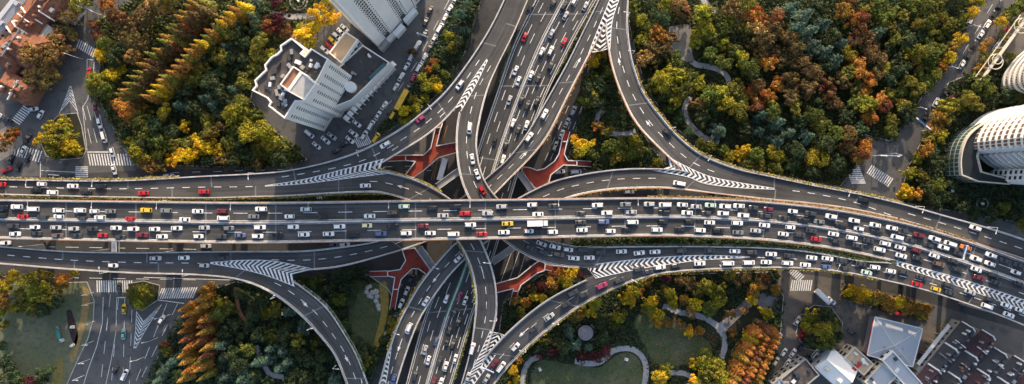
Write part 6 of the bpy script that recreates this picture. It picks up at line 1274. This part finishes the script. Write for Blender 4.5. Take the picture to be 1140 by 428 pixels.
for x0 in (0, 1):
    pv = [P(984 + x0 * 11.5 + dx, 385.5 + dy, 7.4) - Vector((c.x, c.y, 0)) for dx, dy in ((0, 0), (10.5, 2.4), (9, 13), (-1.5, 10.6))]
    part('roof_panel', [(p.x, p.y, 7.35 - .06 * k) for k, p in zip((0, 0, 12, 12), pv)] + [(p.x, p.y, 5.7) for p in pv], [(3, 2, 1, 0), (0, 1, 5, 4), (1, 2, 6, 5), (2, 3, 7, 6), (3, 0, 4, 7)], plain('roof_panel_grey', (.30, .33, .38), .4), o)
def flat(ctr, L, W, ang, h, wallm, roofm, label, seed=0, nclut=3, par=.7):
    p = P(ctr[0], ctr[1], h); o = thing('low_building', (p.x, p.y, 0), math.radians(ang), label, 'building', 'low buildings at lower right'); q = [Vector((x * L / 2, y * W / 2, 0)) for x, y in ((-1, -1), (1, -1), (1, 1), (-1, 1))]
    block(o, q, 0, h, M[wallm], M[roofm], par, .4); clutter(o, offset_poly(q, 1.0), h, nclut, seed)
    for i in range(4):
        a, b = q[i], q[(i + 1) % 4]; window_grid(o, a, b, .5, h, max(1, int((b - a).length / 3)), max(1, int(h / 3.2)), .5, .5)
    return o
flat((1004, 414), 20, 6.5, -48, 9, 'white', 'roofgrey', 'narrow pale flat roof joined below the grey hipped hall', 1, 2)
house((933, 412), 15, 11.5, -42, 7, 10, 'white', 'white', 'white gabled roof at the bottom edge below the round trees', seed=21, chim=0)
flat((890, 420), 15, 10, 40, 8, 'grey', 'roofdark', 'dark flat roof at bottom edge beside the dusty street', 3, 6)
flat((876, 428), 10, 9, 40, 7, 'grey', 'roofgrey', 'worn pale flat roof at the bottom edge, leftmost there', 4, 3)
flat((956, 402), 12, 7, -42, 7, 'cream', 'rooftan', 'cream courtyard wing with tan roof beside the white gable', 5, 4)
flat((966, 414), 14, 6, -42, 6, 'brick', 'roofdark', 'dark courtyard wing below the grey hipped hall', 6, 5)
flat((980, 422), 9, 12, -42, 7.5, 'cream', 'roofgrey', 'small pale roof at bottom edge under the grey hall', 7, 4)
flat((918, 400), 13, 5, 45, 5, 'grey', 'roofgrey', 'thin grey shed roof just below the round trees', 8, 3)
p = P(953, 409, 7.5); o = thing('awning', p, math.radians(45), 'red awning in the courtyard beside the white gable', 'awning'); MB().box((0, 0, 0), (5.5, 2.2, .15)).build('canvas', M['red'], o)
for sx in (-2.5, 2.5): MB().cyl((sx, 0, -7.4), (sx, 0, -.1), .08).build('post', M['whitemetal'], o)
# dark terraces
TD = Vector((.63, -.78)); TP = Vector((.78, .63)); B0 = Vector((1052, 400)); k = 0; rowlab = {}
TER = []
for r_ in range(5):
    for s_ in range(3):
        ctr = B0 + TP * (r_ * 23.0) + TD * ((s_ - 1) * 30.0 + (r_ % 2) * 7)
        if ctr.x > 1150 or ctr.y > 440 or ctr.y < 366 + max(0, (ctr.x - 1060)) * .34: continue
        TER.append((ctr.x, ctr.y, r_, s_))
for r_ in range(5):
    L = sorted([t for t in TER if t[2] == r_], key=lambda t: -t[1])
    for i, (x, y, rr, ss) in enumerate(L):
        house((x, y), 12.4, 7.4, 51, 7.5, 10.6, 'slate' if (rr + ss) % 3 else 'slatered', 'grey', f'dark-roofed terrace house, {ordinal(i + 1)} from the bottom in the {ordinal(rr + 1)} row', firewalls=True, seed=30 + rr * 5 + ss, group='dark terrace houses at lower right', chim=5, lean=True)
for i, (a, b) in enumerate((((1022, 406), (1057, 362)), ((1037, 416), (1074, 369)))):
    A, B = P(*a, 5), P(*b, 5); o = thing('canopy', A, 0, ('long white canopy along the lane right of the grey hall', 'long white canopy against the first row of terraces')[i], 'canopy', 'white lane canopies'); MB().bar((0, 0, 0), B - A, 1.6, .25).build('roof', M['white'], o)
    for j in range(6): p = (B - A) * ((j + .5) / 6); MB().cyl((p.x, p.y, -5), (p.x, p.y, -.1), .1, n=6).build('post', M['whitemetal'], o)
rs = random.Random(4)
for i in range(14):
    k = rs.random(); p = Vector((1030, 410)).lerp(Vector((1066, 366)), k) + Vector((rs.uniform(-3, 3), rs.uniform(-2, 2))); w0 = P(p.x, p.y); nm = rs.choice(('market_stall', 'crate'))
    o = thing('lane_stall', w0, rs.uniform(0, 3)); cc = rs.choice(('white', 'red', 'whitemetal', 'blue', 'grey', 'slatered')); MB().box((0, 0, 2.5), (2.2, 1.6, .18)).build('roof', M[cc], o); MB().box((0, 0, .5), (1.8, 1.2, 1.0)).build('counter', M['wood'], o)
    for sx in (-.9, .9): MB().cyl((sx, 0, 1), (sx, 0, 2.4), .06, n=6).build('post', M['whitemetal'], o)
    LST = globals().setdefault('STALLS', []); LST.append((p.y, o, {'white': 'white', 'whitemetal': 'white', 'red': 'red', 'blue': 'blue', 'grey': 'grey', 'slatered': 'maroon'}[cc]))
bycol = {}
for y, o, cc in sorted(STALLS, key=lambda t: -t[0]): bycol.setdefault(cc, []).append(o)
for cc, L in bycol.items():
    for i, o in enumerate(L): tag(o, f'{ordinal(i + 1)} {cc}-topped stall from the bottom in the canopy lane', 'stall', 'stalls in the canopy lane')

# ------------------------------------------------------------------ park furniture
p = P(652, 371, 4); o = thing('pavilion', (p.x, p.y, 0.12), 0, 'round grey-roofed pavilion among the dark shrubs', 'pavilion')
mb = MB(); n = 24; v = [(0, 0, 4.6)]; 
for R, z in ((1.6, 4.4), (3.5, 3.9), (3.6, 3.7)): v += [(R * math.cos(2 * math.pi * i / n), R * math.sin(2 * math.pi * i / n), z) for i in range(n)]
f = [(0, 1 + i, 1 + (i + 1) % n) for i in range(n)] + [(1 + r0 * n + i, 1 + (r0 + 1) * n + i, 1 + (r0 + 1) * n + (i + 1) % n, 1 + r0 * n + (i + 1) % n) for r0 in range(2) for i in range(n)]
part('roof', v, f, plain('pavilion_roof', (.26, .24, .25), .8), o)
for i in range(6): a = i * math.pi / 3; MB().cyl((3 * math.cos(a), 3 * math.sin(a), 0), (3 * math.cos(a), 3 * math.sin(a), 3.9), .14).build('post', M['wood'], o)
for i, (dx, dy, nm) in enumerate(((-8, -7, 'upper-left'), (8, -8, 'upper-right'), (-6.5, 8, 'lower-left'), (8.5, 7, 'lower-right'))):
    w0 = P(652 + dx, 371 + dy); o = thing('bench', (w0.x, w0.y, .12), math.radians(45 if i in (1, 2) else -45) + math.pi / 2, f'tan bench at the {nm} side of the round pavilion', 'bench', 'benches round the pavilion'); pm = plain('bench_tan', (.55, .40, .28), .7) if i == 0 else bpy.data.materials['bench_tan']
    MB().box((0, 0, .46), (2.6, 1.0, .1)).build('seat', pm, o); MB().box((0, .5, .8), (2.6, .08, .55)).build('backrest', pm, o)
    for sx in (-1.1, 1.1): MB().box((sx, 0, .2), (.12, .9, .42)).build('leg', M['darkmetal'], o)
# boardwalk of planks
A, B = Vector((806, 363)), Vector((834, 336)); a, b = P(A.x, A.y), P(B.x, B.y); o = thing('boardwalk', a, math.atan2((b - a).y, (b - a).x), 'wide plank boardwalk leading up to the plaza, lower centre', 'boardwalk'); L = (b - a).length; npl = 22; pm = plain('weathered_plank', (.26, .23, .21), .85, var=.3, scale=1.0); bm_ = MB(); bm_.box((0, 0, 0), (L / npl * .86, 4.2, .12)); pme = mesh('plank', bm_.v, bm_.f, pm)
for i in range(npl): q_ = link('plank', pme, o); q_.location = ((i + .5) * L / npl, 0, .30 + RNG.uniform(-.02, .02))
# play sculpture, rocks, small statues
p = P(68, 373); o = thing('slide', (p.x, p.y, .14), math.radians(-66), 'teal and white boat-shaped slide on the worn lawn', 'slide', None)
v = []; n = 9
for i in range(n):
    k = i / (n - 1); x = -4 + 8 * k; w0 = .15 + .85 * math.sin(math.pi * min(1, k * 1.15)) ; z = .5 + 1.6 * k; v += [(x, -w0, z + .4), (x, -w0 * .6, z), (x, w0 * .6, z), (x, w0, z + .4)]
part('trough', v, [(4 * i + j, 4 * i + j + 1, 4 * i + j + 5, 4 * i + j + 4) for i in range(n - 1) for j in range(3)], M['teal'], o); MB().box((2.6, 0, 1.0), (1.6, 1.2, 1.8)).build('ladder_block', M['whitemetal'], o); MB().box((-3.6, 0, .35), (1.4, .9, .3)).build('runout', M['cream'], o)
for i, (x, y, lab) in enumerate(((82, 364, 'white statue on the dark red ground'), (82, 384, 'white statue below the dark red ground'), (316, 349, 'pale hut roof in the lower-left park'), (601, 411, 'pale stone sign on the lower lawn'), (697, 400, 'pale stone block at lawn edge'))):
    w0 = P(x, y); o = thing('statue' if i < 2 else 'stone_sign' if i > 2 else 'hut', (w0.x, w0.y, .12), i * .7, lab + (' at lower left' if i < 2 else ''), 'statue' if i < 2 else 'stone' if i > 2 else 'hut')
    MB().box((0, 0, .3), (1.6, 1.2, .6)).build('base', M['grey'], o); MB().box((0, 0, 1.3), (1.9, 1.4, 1.4), taper=.55).build('roof' if i == 2 else 'stone', M['white'], o)
def stone_mesh(seed):
    rs = random.Random(seed); v = []; f = []; n = 9
    for j, (r, z) in enumerate(((1, 0), (1.05, .4), (.7, .8))): v += [(r * math.cos(2 * math.pi * i / n) * rs.uniform(.8, 1.15), r * math.sin(2 * math.pi * i / n) * rs.uniform(.8, 1.15), z * rs.uniform(.85, 1.1)) for i in range(n)]
    v.append((0, 0, .95)); f = [(j * n + i, j * n + (i + 1) % n, (j + 1) * n + (i + 1) % n, (j + 1) * n + i) for j in range(2) for i in range(n)] + [(2 * n + i, 2 * n + (i + 1) % n, 3 * n) for i in range(n)]
    return mesh('stone', v, f, bpy.data.materials.get('pale_stone') or plain('pale_stone', (.46, .44, .41), .85, var=.25, scale=.8))
w0 = P(416, 334); o = thing('rockery', (w0.x, w0.y, .12), 0, 'winding rockery of pale stones on the lawn by the red footbridge', 'rockery'); SM = [stone_mesh(i) for i in range(4)]
for i, (x, y, r) in enumerate(((409, 320, 1.3), (408, 325, 1.2), (411, 329, 1.2), (415, 326, 1.3), (419, 325, 1.4), (420, 330, 1.3), (419, 335, 1.3), (421, 340, 1.2), (422, 344, 1.1), (412, 319, 1.0), (414, 331, .9))):
    q_ = link('stone', SM[i % 4], o); d_ = P(x, y) - w0; q_.location = (d_.x, d_.y, 0); q_.scale = (r, r * .9, r * .8); q_.rotation_euler = (0, 0, i)
w0 = P(333, 2); o = thing('fountain', (w0.x, w0.y, .12), 0, 'round pale stone fountain at the top edge beside yellow trees', 'fountain'); ring(o, (0, 0, .4), 4.0, .5, 'basin_rim', 'grey'); ring(o, (0, 0, .3), 2.6, .35, 'inner_rim', 'grey'); MB().cyl((0, 0, 0), (0, 0, 1.6), .7, .4, 14).build('plinth', M['white'], o)
w0 = P(1093, 227); o = thing('fountain', (w0.x, w0.y, .12), 0, 'round grey fountain below the curved flats', 'fountain'); ring(o, (0, 0, .3), 2.6, .35, 'basin_rim', 'grey'); MB().cyl((0, 0, 0), (0, 0, 1.1), .9, .5, 14).build('plinth', M['white'], o)
